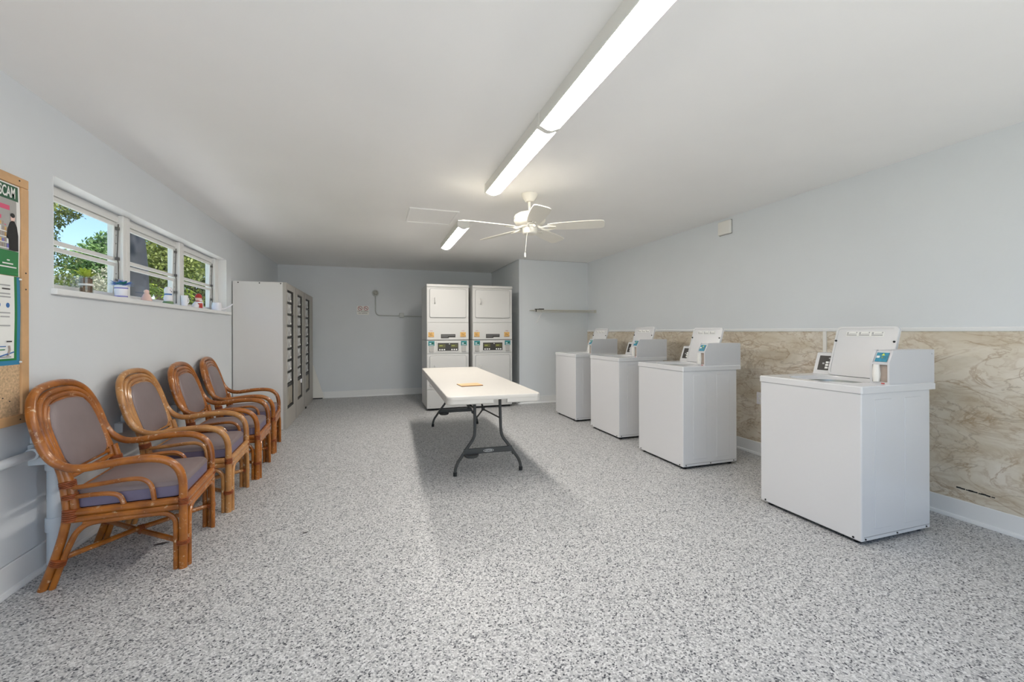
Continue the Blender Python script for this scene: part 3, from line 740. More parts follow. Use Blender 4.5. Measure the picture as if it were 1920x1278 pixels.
for i, ((fx_, fy_), deg, lab, faded) in enumerate(CH):
    o = ch if i == 0 else copy_tree(ch)
    a = math.radians(deg)
    o.location = (fx_-.285*math.cos(a), fy_-.285*math.sin(a), 0); o.rotation_euler = (0, 0, a); o['label'] = lab
    if faded:
        for c in o.children:
            for sl in c.material_slots:
                if sl.material == M['cane_a']: sl.link = 'OBJECT'; sl.material = M['cane_b']

# ------------------------------------------------------------------ grey locker cabinet
LK = thing('locker_cabinet', 'tall grey metal locker cabinet with three columns of small dark-framed compartments', 'locker', (-1.36, 7.26, 0))
lx0, lx1, ly0, ly1, lh = -.292, .297, -1.24, 1.22, 1.868       # local
b = B()
xf = lx1; xr = lx1-.035
cols = [(6.105, 6.560), (6.875, 7.305), (7.650, 8.105)]
box(b, lx0, xr, ly0, ly1, 0, lh, mi=0, bev=.004, seg=1)
ys = [ly0] + [v-7.26 for c in cols for v in c] + [ly1]
for k in range(0, 8, 2): box(b, xr-.001, xf, ys[k], ys[k+1], .24, 1.785, mi=1)
box(b, xr-.001, xf, ly0, ly1, 1.785, lh, mi=1); box(b, xr-.001, xf, ly0, ly1, 0.0, .24, mi=1)
for y in (6.72, 7.48): box(b, xf-.001, xf+.0012, y-7.262, y-7.258, .02, lh-.01, mi=2)
for x in (lx0+.06, 0, lx1-.06): lathe(b, [(0, 0), (.008, 0), (.006, .004), (0, .004)], seg=8, mi=2, mtx=Matrix.Translation((x, ly0, lh-.018)) @ Matrix.Rotation(PI/2, 4, 'X'))
lathe(b, [(0, 0), (.006, 0), (.005, .003), (0, .003)], seg=8, mi=2, mtx=Matrix.Translation((lx1-.07, ly0, .21)) @ Matrix.Rotation(PI/2, 4, 'X'))
obj('cabinet_body', b, ['cabinet', 'cab_frame', 'cab_dark'], LK)
first = None
for ci, (ya, yb) in enumerate(cols):
    ya -= 7.26; yb -= 7.26
    b = B(); zs = [.555+ (1.775-.555)*k/8 for k in range(9)]
    for z in zs: box(b, xr, xf-.006, ya, yb, z-.009, z+.009)
    box(b, xr, xf-.006, ya, ya+.016, .24, 1.785); box(b, xr, xf-.006, yb-.045, yb, .24, 1.785); box(b, xr, xf-.006, ya, yb, .24, .275); box(b, xr, xf-.006, ya, yb, .520, .545)
    obj('compartment_frame', b, 'cab_dark', LK)
    for k in range(8):
        if first is None:
            bb = B(); box(bb, 0, .016, 0, yb-ya-.074, 0, zs[1]-zs[0]-.028, bev=.002, seg=1); box(bb, .016, .018, .24, .25, .01, .115, mi=0)
            first = obj('compartment_door', bb, 'cab_pane', LK); kb = B()
            lathe(kb, [(0, 0), (.012, 0), (.010, .008), (0, .009)], seg=10, mtx=Matrix.Translation((.016, .30, .02)) @ Matrix.Rotation(PI/2, 4, 'Y')); kn = obj('knob', kb, 'paper', first)
            dd = first
        else:
            dd = first.copy(); COL.objects.link(dd); dd.parent = LK
            k2 = kn.copy(); COL.objects.link(k2); k2.parent = dd
        dd.location = (xr+.001, ya+.022, zs[k]+.014)
    b = B(); box(b, xr, xf-.012, ya+.022, yb-.052, .277, .518, bev=.002, seg=1); box(b, xf-.013, xf-.010, ya+.19, ya+.20, .28, .515); lp = obj('lower_panel', b, 'cab_low', LK)
    if ci == 1:
        b = B(); lathe(b, [(0, 0), (.022, 0), (.024, .05), (.020, .062), (0, .064)], c=(xf-.02, yb-.075, .46), seg=12); obj('white_latch', b, 'ceramic', LK)
b = B(); box(b, lx1-.02, lx1+.015, .30, .345, 0, .03, bev=.003, seg=1); obj('levelling_foot', b, 'black', LK)

# board leaning in the gap between the cabinet and the back wall
t = thing('leaning_panel', 'pale panel leaning in the gap between locker cabinet and back wall', 'panel', (-1.02, 8.575, .0))
b = B(); prism(b, [(-.30, .03), (.125, .012), (.135, .03), (-.045, .62), (-.30, .70)], fy, -.012, .012, mi=0); box(b, -.20, .11, -.014, .014, .004, .022, mi=1); obj('panel_sheet', b, ['plastic_white', 'black'], t)

# ------------------------------------------------------------------ bulletin board and posters
Y1 = 2.768
BBD = thing('bulletin_board', 'cork bulletin board with pale wooden frame at the left edge', 'bulletin board', (XL, 2.2, 1.39))
b = B(); yl, yr, zb, zt = -.62, Y1-2.2, -.597, .603
for y0, y1, z0, z1 in ((yl, yr, zt-.045, zt), (yl, yr, zb, zb+.045), (yl, yl+.045, zb+.045, zt-.045), (yr-.045, yr, zb+.045, zt-.045)):
    box(b, 0, .022, y0, y1, z0, z1, bev=.004)
for z in (.585, .14, .06, -.575): lathe(b, [(0, 0), (.004, 0), (.003, .002), (0, .002)], seg=8, mi=1, mtx=Matrix.Translation((.022, yr-.022 if abs(z) < .5 else yr-.06, z)) @ Matrix.Rotation(PI/2, 4, 'Y'))
obj('frame', b, ['oak', 'black'], BBD)
b = B(); box(b, 0, .012, yl+.04, yr-.04, zb+.04, zt-.04)
for y, z in ((.40, -.50), (.42, -.46), (.46, -.48)): lathe(b, [(0, 0), (.003, 0), (.002, .004), (0, .004)], seg=6, mi=1, mtx=Matrix.Translation((.012, y, z)) @ Matrix.Rotation(PI/2, 4, 'Y'))
obj('cork_panel', b, ['cork', 'dark_print'], BBD)
def wavy(bm, x, y0, y1, z0, z1, mi, amp=.004, th=.0008):
    n = 10; R = []
    for k in range(n+1):
        z = z0+(z1-z0)*k/n; dx = amp*(.5+.5*math.sin(13*z+1))*(y1+.31)/.62; R.append([Vector((x, y0, z)), Vector((x+dx, y1, z)), Vector((x+dx+th, y1, z)), Vector((x+th, y0, z))])
    loft(bm, R, mi)
# green warning poster
t = thing('poster', 'green and white scam warning poster, upper sheet on the bulletin board', 'poster', (XL+.0125, 2.42, 1.735))
b = B(); wavy(b, 0, -.31, .300, -.226, .211, 0); obj('poster_sheet', b, 'paper', t)
b = B(); wavy(b, .0010, -.30, .288, .134, .204, 1); wavy(b, .0010, -.30, .292, -.226, -.108, 0)
obj('green_band', b, ['green', 'dark_green'], t)
b = B(); wavy(b, .0010, -.30, .276, -.108, .134, 0)
rr = random.Random(3)
for r_ in range(6):
    z = -.088+.026*r_; box(b, .0040, .0046, -.29, .276, z-.013, z-.009, mi=3)
    for k in range(40):
        y = -.285+.0142*k+rr.uniform(-.002, .002); box(b, .0040, .0050, y-.005, y+.005, z-.009, z+rr.uniform(.004, .012), mi=rr.choice([1, 2, 3, 4, 0, 1, 2, 5]))
box(b, .0045, .0056, .16, .235, .082, .104, mi=1); box(b, .0045, .0056, -.2, .1, .082, .104, mi=1)
obj('photo_print', b, ['grey_tray', 'pink_print', 'taupe', 'paper', 'violet_band', 'orange_label'], t)
b = B(); prism(b, [(.232, -.106), (.285, -.106), (.284, -.03), (.276, .012), (.262, .034), (.250, .036), (.236, .026), (.222, -.01), (.216, -.05), (.228, -.055)], fx, .0058, .0068, mi=0)
prism(b, ell(.012, .018, 14, .252, .048), fx, .0058, .0068, mi=1); prism(b, ell(.013, .011, 12, .251, .061), fx, .0066, .0072, mi=0)
obj('printed_figure', b, ['black', 'pink'], t)
b = B(); m = basis((.0052, .270, .146), (0, 1, 0), (0, 0, 1)); add_text(b, 'SCAM', .070, m, sx=.52, align='RIGHT', bold=.0012)
obj('lettering', b, 'paper', t); b = B()
for k, w_ in enumerate((.055, .075, .13)): box(b, .0045, .0056, .275-w_-.02*k*.3, .275-.02*(2-k), -.190+.016*(2-k), -.184+.016*(2-k))
obj('small_print', b, 'paper', t)
# information sheet below
t = thing('information_sheet', 'white information sheet with green and blue border, below the green poster', 'poster', (XL+.0125, 2.42, 1.30))
b = B(); wavy(b, 0, -.31, .301, -.218, .206, 0, .003); obj('poster_sheet', b, 'sea_blue', t)
b = B(); wavy(b, .0012, -.31, .280, -.196, .206, 0, .003); obj('green_edge', b, 'green', t)
b = B(); wavy(b, .0024, -.31, .262, -.186, .206, 0, .003); obj('white_panel', b, 'paper', t)
b = B()
for k, (z, y0, y1, mi) in enumerate(((.160, .17, .235, 0), (.143, .19, .235, 1), (.120, .16, .235, 0), (.105, .17, .238, 0), (.030, .17, .235, 0), (.012, .18, .232, 0), (-.03, .12, .235, 0), (-.105, .215, .245, 1), (-.178, .10, .24, 0))):
    box(b, .006, .0068, y0, y1, z-.003, z+.003, mi=mi)
tube(b, [(.0066, .228, -.125), (.0066, .231, -.145), (.0066, .225, -.16), (.0066, .222, -.172)], .004, 6, sub=3, mi=3)
tube(b, [(.0066, .16, -.178), (.0066, .20, -.168), (.0066, .24, -.160), (.0066, .255, -.156)], .003, 6, sub=3, mi=2)
box(b, .006, .0068, .13, .21, -.13, -.126, mi=2); box(b, .006, .0068, .16, .205, -.145, -.141, mi=4)
obj('printing', b, ['grey_print', 'dark_print', 'blue_print', 'taupe', 'green'], t)
for y in (.180, .232):
    b = B(); prism(b, ell(.010, .012, 14, y-.01, .066), fx, .006, .0068); obj('printed_dot', b, 'blue_print', t)
for z in (.196, -.206):
    b = B(); lathe(b, [(0, 0), (.0055, 0), (.004, .006), (0, .007)], seg=10, mtx=Matrix.Translation((.004, .297, z)) @ Matrix.Rotation(PI/2, 4, 'Y')); obj('push_pin', b, 'paper', t)

# ------------------------------------------------------------------ pipes and boxes on the left wall
t = thing('drain_pipe', 'white plastic pipe with tee fitting on the left wall behind the near chair', 'pipe', (XL, 2.868, 0))
b = B(); px = .064
tube(b, [(px, 0, .032), (px, 0, .575)], .031, 16); lathe(b, [(.036, .20), (.038, .205), (.038, .268), (.036, .272)], c=(px, 0, 0), seg=18); lathe(b, [(.036, .52), (.038, .525), (.038, .56), (.036, .565)], c=(px, 0, 0), seg=18)
tube(b, [(px, 0, .012), (px, 0, .035)], [.026, .028], 14)
obj('riser', b, 'pipe', t)
b = B(); box(b, .0015, .082, -.085, .035, .565, .672, bev=.006); box(b, .0015, .06, -.07, .02, .672, .76, bev=.006); lathe(b, [(0, 0), (.006, 0), (.005, .003), (0, .003)], seg=8, mtx=Matrix.Translation((.082, .022, .585)) @ Matrix.Rotation(PI/2, 4, 'Y')); obj('tee_box', b, 'pipe', t)
b = B(); tube(b, [(.045, -.08, .632), (.045, -1.9, .632)], .022, 14); lathe(b, [(.022, 0), (.030, .005), (.030, .045), (.022, .05)], seg=14, mtx=Matrix.Translation((.045, -.085, .632)) @ Matrix.Rotation(PI/2, 4, 'X')); obj('branch_pipe', b, 'pipe', t)
def valve(y, z, lab):
    t = thing('pipe_valve', lab, 'valve', (XL, y, z), 0, 'painted valve boxes on the left wall')
    b = B(); box(b, 0, .05, -.065, .065, -.055, .012, bev=.005); obj('valve_box', b, 'pipe', t)
    b = B(); lathe(b, [(0, 0), (.030, .002), (.034, .012), (.030, .03), (.018, .040), (.0, .042)], seg=18, mtx=Matrix.Translation((.02, 0, .035)) @ Matrix.Rotation(PI/2, 4, 'Y')); tube(b, [(.022, 0, .0), (.022, 0, .05)], .014, 10); obj('valve_knob', b, 'pipe', t)
valve(3.60, .615, 'white painted valve box on the wall between the first and second chairs')
valve(4.43, .600, 'white painted valve box on the wall between the second and third chairs')

# ------------------------------------------------------------------ back wall fittings
t = thing('prohibition_sign', 'small white sign with two red prohibition circles on the back wall', 'sign', (-.203, YB, 1.65))
b = B(); prism(b, rrect(.222, .172, .018, 4), fy, -.003, 0); obj('sign_plate', b, 'paper', t)
for cx in (-.052, .055):
    b = B(); R = .042; f = lambda u, v, w: Vector((u, w, v))
    ring_poly(b, R, R-.009, f, -.0042, -.003, (cx, .038), 24, 0)
    box(b, -.004, .004, -.0042, -.003, -R+.004, R-.004, mi=0, mtx=Matrix.Translation((cx, 0, .038)) @ Matrix.Rotation(math.radians(-45), 4, 'Y'))
    box(b, -.022, .018, -.004, -.003, .034, .041, mi=1, mtx=Matrix.Translation((cx, 0, 0)))
    obj('prohibition_circle', b, ['red_print', 'dark_print'], t)
b = B(); m = basis((0, -.0032, -.030), (1, 0, 0), (0, 0, 1)); add_text(b, 'NO SMOKING', .032, m, mi=1, sx=.98, align='CENTER'); obj('lettering', b, ['red_print', 'dark_print'], t)
b = B(); m = basis((0, -.0032, -.064), (1, 0, 0), (0, 0, 1)); add_text(b, 'NO VAPING', .030, m, mi=1, sx=.98, align='CENTER')
obj('lettering', b, ['red_print', 'dark_print'], t)
t = thing('conduit_run', 'thin grey conduit with round box on the back wall, left of the dryers', 'conduit', (.026, YB, 1.55))
b = B(); lathe(b, [(0, 0), (.062, 0), (.064, .02), (.060, .035), (.052, .038), (0, .038)], seg=26, mtx=Matrix.Translation((0, 0, .438)) @ Matrix.Rotation(PI/2, 4, 'X')); rb = obj('round_box', b, 'conduit', t)
b = B(); lathe(b, [(.046, .036), (.044, .055), (.030, .075), (.012, .083), (0, .084)], seg=22, mtx=Matrix.Translation((0, 0, .438)) @ Matrix.Rotation(PI/2, 4, 'X')); obj('dome_cover', b, 'chrome_ball', rb)
b = B(); tube(b, [(0, -.014, .38), (0, -.014, .14), (.006, -.014, .07), (.035, -.014, .022), (.09, -.014, .006), (.18, -.014, .004), (.46, -.014, .002)], .010, 8, sub=4); tube(b, [(.52, -.014, -.004), (.98, -.014, -.012)], .011, 8); obj('conduit_tube', b, 'conduit', t)
b = B(); box(b, .445, .535, -.045, 0, -.035, .055, bev=.008); box(b, .455, .525, -.049, -.044, -.024, .044, bev=.003, mi=0); obj('switch_box', b, 'conduit', t)

# ------------------------------------------------------------------ wire shelf in the closet corner
t = thing('wire_shelf', 'short coated wire shelf in the corner between closet wall and right wall', 'shelf', (3.1, CY, 1.592))
b = B(); xa, xb = -.56, XR-.012-3.1; dep = .30
for y in (-.006, -dep): tube(b, [(xa, y, 0), (xb, y, 0)], .004, 6)
tube(b, [(xa, -dep, -.034), (xb, -dep, -.034)], .0045, 6); tube(b, [(xa, -.15, -.004), (xb, -.15, -.004)], .004, 6)
n = 44
for k in range(n+1):
    x = xa+(xb-xa)*k/n; tube(b, [(x, -.004, .004), (x, -dep, .004), (x, -dep-.004, -.034)], .0028, 5)
obj('wire_deck', b, 'wire', t)
b = B(); tube(b, [(xa+.13, -dep+.02, -.01), (xa+.13, -.006, -.21)], .008, 8); obj('support_brace', b, 'trim', t)
b = B(); box(b, xb-.02, xb+.012, -dep-.02, -dep+.02, -.04, .01, bev=.003, seg=1); obj('wall_bracket', b, 'wire', t)
b = B(); box(b, xa-.002, xa+.012, -dep-.008, -dep+.004, -.03, .008, bev=.002, seg=1); obj('end_cap', b, 'black', t)
t = thing('hanger_bar', 'thin dark clip lying on the left end of the wire shelf', 'clip', (2.60, CY-.25, 1.6005))
b = B(); box(b, -.055, .0, -.02, .02, 0, .012, bev=.003); box(b, .01, .10, -.03, .02, 0, .016, bev=.006); box(b, -.01, .02, -.012, .012, .002, .008); obj('clip_body', b, 'black', t)

# ------------------------------------------------------------------ right wall fittings
t = thing('wall_alarm_box', 'small white box high on the right wall near the ceiling', 'wall box', (XR, 3.697, 2.358))
b = B(); box(b, -.035, 0, -.085, .085, -.073, .073, bev=.012, seg=3); obj('cover', b, 'plastic_white', t)
b = B(); box(b, -.008, 0, -.089, .089, -.077, .077, bev=.003, seg=1); obj('backplate', b, 'seam', t)
t = thing('electrical_outlet', 'white electrical outlet on the marble panel behind the nearest washer', 'outlet', (XR-.007, 3.262, .565))
b = B(); box(b, -.008, 0, -.038, .038, -.06, .06, bev=.003); obj('cover_plate', b, 'ceramic', t)
for z in (-.022, .022):
    b = B(); box(b, -.010, -.007, -.015, .015, z-.014, z+.014, bev=.004, seg=1); obj('socket', b, 'paper', t)
b = B(); box(b, -.014, .001, -.013, .013, .93, 1.228, bev=.002, seg=1)
o = tag(obj('cable_raceway', b, 'plastic_white'), 'narrow white cable raceway running down the marble panel behind nearest washer', 'raceway'); o.location = (XR-.007, 2.62, 0)
b = B()
for k in range(9):
    y = -.080+.02*k; box(b, -.0012, 0, y-.009, y+.007+.004*(k % 3), -.004-.001*(k % 2)+.0005*k-.002, .002+.0015*(k % 3)+.0005*k-.002)
o = tag(obj('wall_scuff', b, 'black'), 'black scuff streak low on the marble panel at the right edge', 'scuff'); o.location = (XR-.007, 1.672, .201)

# ------------------------------------------------------------------ things on the window stool
SZ = WZ0
def leaf(bm, p, d, l, w, mi=0, droop=.3):
    p = Vector(p); d = Vector(d).normalized(); s = d.cross(Vector((0, 0, 1)));
    s = s.normalized() if s.length > 1e-3 else Vector((1, 0, 0))
    R = []
    for k in range(5):
        q = k/4; c = p+d*(l*q)-Vector((0, 0, droop*l*q*q)); ww = w*math.sin(PI*(.12+.86*q))*.5
        R.append([c-s*ww, c+s*ww, c+s*ww+Vector((0, 0, .0008)), c-s*ww+Vector((0, 0, .0008))])
    loft(bm, R, mi)
t = thing('glass_jar', 'clear glass jar of brown bark with lime artificial plant on the sill', 'jar', (-1.708, 3.345, SZ))
b = B(); lathe(b, [(.029, 0), (.032, .004), (.033, .10), (.031, .108), (.029, .108), (.030, .10), (.029, .008), (0, .006)], seg=24); obj('jar_glass', b, 'jar_glass', t)
b = B(); lathe(b, [(0, .010), (.027, .010), (.028, .048), (0, .050)], seg=18); lathe(b, [(0, .060), (.028, .060), (.028, .094), (.016, .10), (0, .10)], seg=18); obj('bark_filling', b, 'soil', t)
b = B(); lathe(b, [(.034, .050), (.0355, .052), (.0355, .060), (.034, .062)], seg=24); obj('jar_band', b, 'plastic_white', t)
b = B()
for k in range(44):
    a = random.uniform(0, 2*PI); leaf(b, (0, 0, .092), (math.cos(a), math.sin(a), random.uniform(1.0, 4.0)), random.uniform(.07, .11), .024)
obj('artificial_plant', b, 'leaf_lime', t)
t = thing('flower_pot', 'white and violet ceramic pot of blue flowers on the sill before first mullion', 'flower pot', (-1.700, 3.712, SZ))
b = B(); lathe(b, [(.033, 0), (.035, .004), (.036, .05), (.037, .088), (.036, .092), (.032, .09), (.031, .08), (0, .08)], seg=26, mi=0)
for z in (.008, .066): lathe(b, [(.0345+z*.025, z), (.0362+z*.025, z+.002), (.0362+z*.025, z+.007), (.0345+z*.025, z+.009)], seg=26, mi=1)
obj('pot', b, ['ceramic', 'violet_band'], t)
b = B()
for k in range(52):
    a = random.uniform(0, 2*PI); leaf(b, (.01*math.cos(a), .01*math.sin(a), .082), (math.cos(a), math.sin(a), random.uniform(.35, 1.5)), random.uniform(.055, .088), .024, mi=random.choice([0, 0, 1]))
for k in range(12):
    a = random.uniform(0, 2*PI); leaf(b, (.008*math.cos(a), .008*math.sin(a), .095), (math.cos(a), math.sin(a), random.uniform(.8, 2.2)), .06, .012, mi=2)
obj('flowers', b, ['leaf_blue', 'leaf_teal', 'lilac'], t)
t = thing('pink_figurine', 'small pale pink figurine on the sill beside the dark trunk view', 'figurine', (-1.715, 4.10, SZ)); t.scale = (.9, .9, .9)
b = B(); lathe(b, [(.034, 0), (.038, .004), (.040, .02), (.030, .05), (.020, .072), (.012, .078), (0, .079)], seg=20); lathe(b, [(0, .070), (.016, .076), (.020, .090), (.016, .104), (0, .109)], seg=16); obj('body', b, 'pink', t)
t = thing('snowman_figurine', 'white round-bodied figurine with green base on the sill', 'figurine', (-1.700, 4.432, SZ)); t.scale = (.76, .76, 1.05)
b = B(); lathe(b, [(.046, 0), (.050, .006), (.050, .016), (.044, .026), (0, .030)], seg=22); obj('base', b, 'sage', t)
b = B(); lathe(b, [(0, .02), (.036, .026), (.043, .046), (.040, .066), (.031, .080), (.034, .090), (.039, .108), (.036, .128), (.026, .142), (0, .148)], seg=24); bo = obj('body', b, 'ceramic', t)
b = B()
for y, z in ((-.018, .118), (.006, .12)): lathe(b, [(0, -.004), (.0045, 0), (0, .004)], c=(.030, y-.006, z), seg=8)
lathe(b, [(0, -.004), (.006, 0), (0, .004)], c=(.036, -.012, .106), seg=8); obj('face', b, 'dark_print', bo)
b = B(); lathe(b, [(.032, .078), (.036, .080), (.036, .088), (.032, .090)], seg=22); obj('scarf', b, 'blue_print', bo)
t = thing('white_cup', 'plain white cup on the sill in front of the second mullion', 'cup', (-1.712, 4.80, SZ)); t.scale = (.62, .62, .95)
b = B(); lathe(b, [(.034, 0), (.038, .004), (.048, .112), (.046, .114), (.044, .112), (.035, .010), (0, .008)], seg=26); obj('cup_body', b, 'ceramic', t)
b = B(); tube(b, [(.02, .036, .09), (.03, .064, .086), (.032, .070, .055), (.02, .036, .03)], .006, 8, sub=4); obj('handle', b, 'ceramic', t)
t = thing('red_figurine', 'red and white standing figurine on the sill at the last window', 'figurine', (-1.700, 5.105, SZ)); t.scale = (.88, .88, 1.08)
b = B(); lathe(b, [(.036, 0), (.042, .006), (.044, .03), (.040, .058), (.028, .074), (0, .076)], seg=22); bo = obj('body', b, 'red', t)
b = B(); lathe(b, [(.043, .050), (.0445, .052), (.0440, .060), (.040, .064)], seg=22); box(b, .038, .046, -.008, .008, .004, .052); obj('white_trim', b, 'ceramic', bo)
b = B(); lathe(b, [(0, .068), (.026, .074), (.032, .092), (.028, .108), (0, .114)], seg=20); hd = obj('head', b, 'pink', t)
b = B(); lathe(b, [(.034, .100), (.037, .106), (.030, .126), (.016, .138), (0, .141)], seg=20); obj('cap', b, 'red', hd)
b = B(); lathe(b, [(0, .066), (.022, .068), (.026, .082), (.012, .092), (0, .092)], c=(.012, 0, 0), seg=14); obj('beard', b, 'ceramic', hd)
b = B(); lathe(b, [(0, 0), (.03, .002), (.034, .03), (.02, .05), (0, .052)], c=(-.005, -.075, 0), seg=16); obj('sack', b, 'ceramic', t)
t = thing('white_jug', 'small white jug with long thin spout at the far sill end', 'jug', (-1.705, 5.655, SZ))
b = B(); lathe(b, [(.040, 0), (.046, .004), (.050, .05), (.044, .088), (.046, .096), (.042, .094), (.040, .085), (.044, .05), (.038, .01), (0, .008)], seg=24); obj('jug_body', b, 'ceramic', t)
b = B(); tube(b, [(.036, .0, .02), (.068, .03, .03), (.105, .05, .055), (.14, .06, .085)], [.011, .010, .008, .007], 8, sub=4); obj('spout', b, 'ceramic', t)

# ------------------------------------------------------------------ bits on the floor
DB = [((-1.186, 2.982), .035, 'dark dry leaf lying on the floor under the nearest chair'),
      ((-.696, 7.535), .022, 'dark speck of debris on the floor near the back wall'),
      ((.697, 6.239), .020, 'dark speck of debris on the floor left of the table far leg'),
      ((2.081, 6.435), .022, 'dark speck of debris on the floor right of the right dryer'),
      ((-.406, 2.875), .016, 'tiny dark chip on the open floor right of the nearest chair')]
for (p, s, lab) in DB:
    b = B(); leaf(b, (-s, 0, .003), (1, .5, .05), s*2, s*.7, droop=.05)
    o = tag(obj('dry_leaf', b, 'dark_print'), lab, 'debris', 'dark bits lying on the floor'); o.location = (p[0], p[1], 0); o.rotation_euler = (0, 0, random.uniform(-.3, .3))

# ------------------------------------------------------------------ outdoors seen through the window
b = B(); box(b, -60, XL-.22, -20, 60, -.3, -.15); o = obj('ground_lawn', b, 'grass'); o['kind'] = 'structure'
b = B(); box(b, -4.6, XL-.22, YF-.17, 12, -.3, -.12); box(b, XL-.22, 40, -40, YF-.17, -.3, -.12); o = obj('ground_bounce', b, pbr('pale_bounce_ground', (222, 221, 217), 0.8, var=.06, vscale=2)); o['kind'] = 'structure'  # unseen pale ground, added to bounce sun into the window and front opening
def leaf_cloud(bm, blobs, n, size, seed):
    r = random.Random(seed); t = bmesh.new(); tot = sum(bl[3]*bl[4]*bl[5] for bl in blobs)
    for (cx, cy, cz, rx, ry, rz) in blobs:
        for k in range(max(20, int(n*(rx*ry*rz)/tot))):
            while True:
                p = Vector((r.uniform(-1, 1), r.uniform(-1, 1), r.uniform(-1, 1)))
                if .25 < p.length < 1: break
            c = Vector((cx+p.x*rx, cy+p.y*ry, cz+p.z*rz))
            e = Euler((r.uniform(-1.2, 1.2), r.uniform(-1.2, 1.2), r.uniform(0, 6.28))).to_matrix(); s = size*r.uniform(.6, 1.3)
            vs = [t.verts.new(c+e @ Vector(q)) for q in ((-s, 0, 0), (0, -.42*s, .06*s), (s, 0, 0), (0, .42*s, .06*s))]
            t.faces.new(vs)
    merge(bm, t)
def tree(name, label, cat, loc, trunk, blobs, n, size, leafm, barkm, seed, branches=True, group='trees and shrubs outside the window'):
    t = thing(name, label, cat, loc, 0, group)
    if trunk:
        b = B(); tube(b, *trunk); 
        if len(blobs) > 1 and branches:
            tp = Vector(trunk[0][-1])
            for bl in blobs:
                mid = (tp+Vector(bl[:3]))/2-Vector((0, 0, .3)); tube(b, [tp-Vector((0, 0, .5)), mid, bl[:3]], [trunk[1][-1]*.7, trunk[1][-1]*.45, .02], 6, sub=3)
        obj('trunk', b, barkm, t)
    b = B(); leaf_cloud(b, blobs, n, size, seed); obj('foliage', b, leafm, t)
    return t
G = -.15
def at(base, p): return (p.x-base.x, p.y-base.y, p.z-G)
# dark trunk
p = Vector((-4.1, 9.5, 2.42)); base = Vector((p.x, p.y, G))
t = thing('tree_trunk', 'thick dark grey tree trunk outside, behind the middle window', 'tree', base, 0, 'trees and shrubs outside the window')
b = B(); tube(b, [(.05, .02, -.02), (.0, 0, .5), (-.01, 0, 1.6), (-.03, 0, 2.6), (-.10, 0, 3.6), (-.16, 0, 5.2)], [.24, .195, .18, .17, .15, .13], 14, sub=3)
obj('trunk', b, 'bark', t)
b = B(); leaf_cloud(b, [(-.2, 0, 6.2, 1.6, 1.6, .9)], 900, .16, 5); obj('foliage', b, 'leaf_green', t)
# overhanging leafy tree at the left pane
p = Vector((-5.3, 9.0, 2.55)); base = Vector((p.x, p.y, G)); bl = []
for (gx, gy, gz, r) in ((-4.97, 9.0, 3.29, 0.2), (-4.92, 9.1, 3.27, 0.17), (-4.86, 9.2, 3.25, 0.11), (-4.82, 9.3, 3.24, 0.07), (-5.23, 9.0, 3.34, 0.5), (-5.02, 9.0, 2.78, 0.1), (-5.17, 9.0, 2.51, 0.3), (-5.03, 9.1, 2.55, 0.15), (-4.93, 9.2, 2.5, 0.15), (-4.87, 9.3, 2.46, 0.08), (-5.03, 9.0, 2.21, 0.26), (-5.23, 9.0, 2.9, 0.3), (-4.95, 9.0, 2.09, 0.2), (-5.1, 9.0, 2.69, 0.08)):
    q = at(base, Vector((gx, gy, gz))); bl.append((q[0], q[1], q[2], r, r, r*.8))
tree('overhanging_tree', 'leafy olive tree outside reaching into the left edge of first window', 'tree', base, ([(0, 0, 0), (0, .05, 1.2), (-.05, .1, 2.3)], [.09, .06, .010], 10), bl, 3600, .034, 'leaf_olive', 'bark2', 11, False)
# mid green tree behind the first window
p = Vector((-8.37, 17.0, 2.96)); base = Vector((p.x, p.y, G)); bl = []
for (gx, gy, gz, r) in ((-8.37, 17.0, 3.47, 0.85), (-8.34, 17.5, 3.91, 0.75), (-8.64, 17.0, 3.29, 0.6), (-8.32, 18.0, 4.14, 0.8), (-8.13, 18.0, 3.82, 0.9), (-8.24, 17.0, 2.97, 0.9)):
    q = at(base, Vector((gx, gy, gz))); bl.append((q[0], q[1], q[2], r, r, r*.7))
tree('round_tree', 'mid green round tree outside, filling the right of the first window', 'tree', base, ([(0, 0, 0), (0, 0, 1.2), (.05, 0, 2.2)], [.2, .17, .12], 10), bl, 5200, .085, 'leaf_green', 'bark2', 12)
# silvery shrubs low behind the first window
for i, (gx, gy, gz, r, lab) in enumerate(((-5.94, 11.0, 2.11, .42, 'pale silvery shrub outside, low at the left of the first window'), (-6.48, 12.8, 2.28, .48, 'pale silvery shrub outside, behind the glass jar'), (-6.82, 14.3, 2.55, .62, 'pale silvery shrub outside, just left of the first mullion'))):
    q = Vector((gx, gy, gz)); base = Vector((q.x, q.y, G)); h = q.z-G
    tree('silver_shrub', lab, 'shrub', base, ([(0, 0, 0), (.02, 0, h*.5), (0, .02, h*.9)], [.05, .04, .02], 8), [(0, 0, h, r*.72, r*.72, r*.75), (.03, .05, h*.55, r*.7, r*.7, r*.8)], 1600, .045, 'leaf_silver', 'bark2', 20+i)
# olive tree behind the second window
p = Vector((-5.89, 15.0, 2.82)); base = Vector((p.x, p.y, G)); bl = []
for (gx, gy, gz, r) in ((-6.08, 15.0, 3.46, 0.7), (-5.99, 15.5, 3.71, 0.7), (-5.75, 15.5, 3.61, 0.8), (-5.95, 15.0, 3.13, 0.8), (-5.67, 15.0, 3.06, 0.8), (-6.27, 15.0, 3.11, 0.5)):
    q = at(base, Vector((gx, gy, gz))); bl.append((q[0], q[1], q[2], r, r, r*.75))
tree('olive_tree', 'grey-green olive tree outside, upper half of the middle window', 'tree', base, ([(0, 0, 0), (0, .05, 1.3), (.05, 0, 2.4)], [.2, .17, .12], 10), bl, 5200, .075, 'leaf_olive', 'bark2', 31)
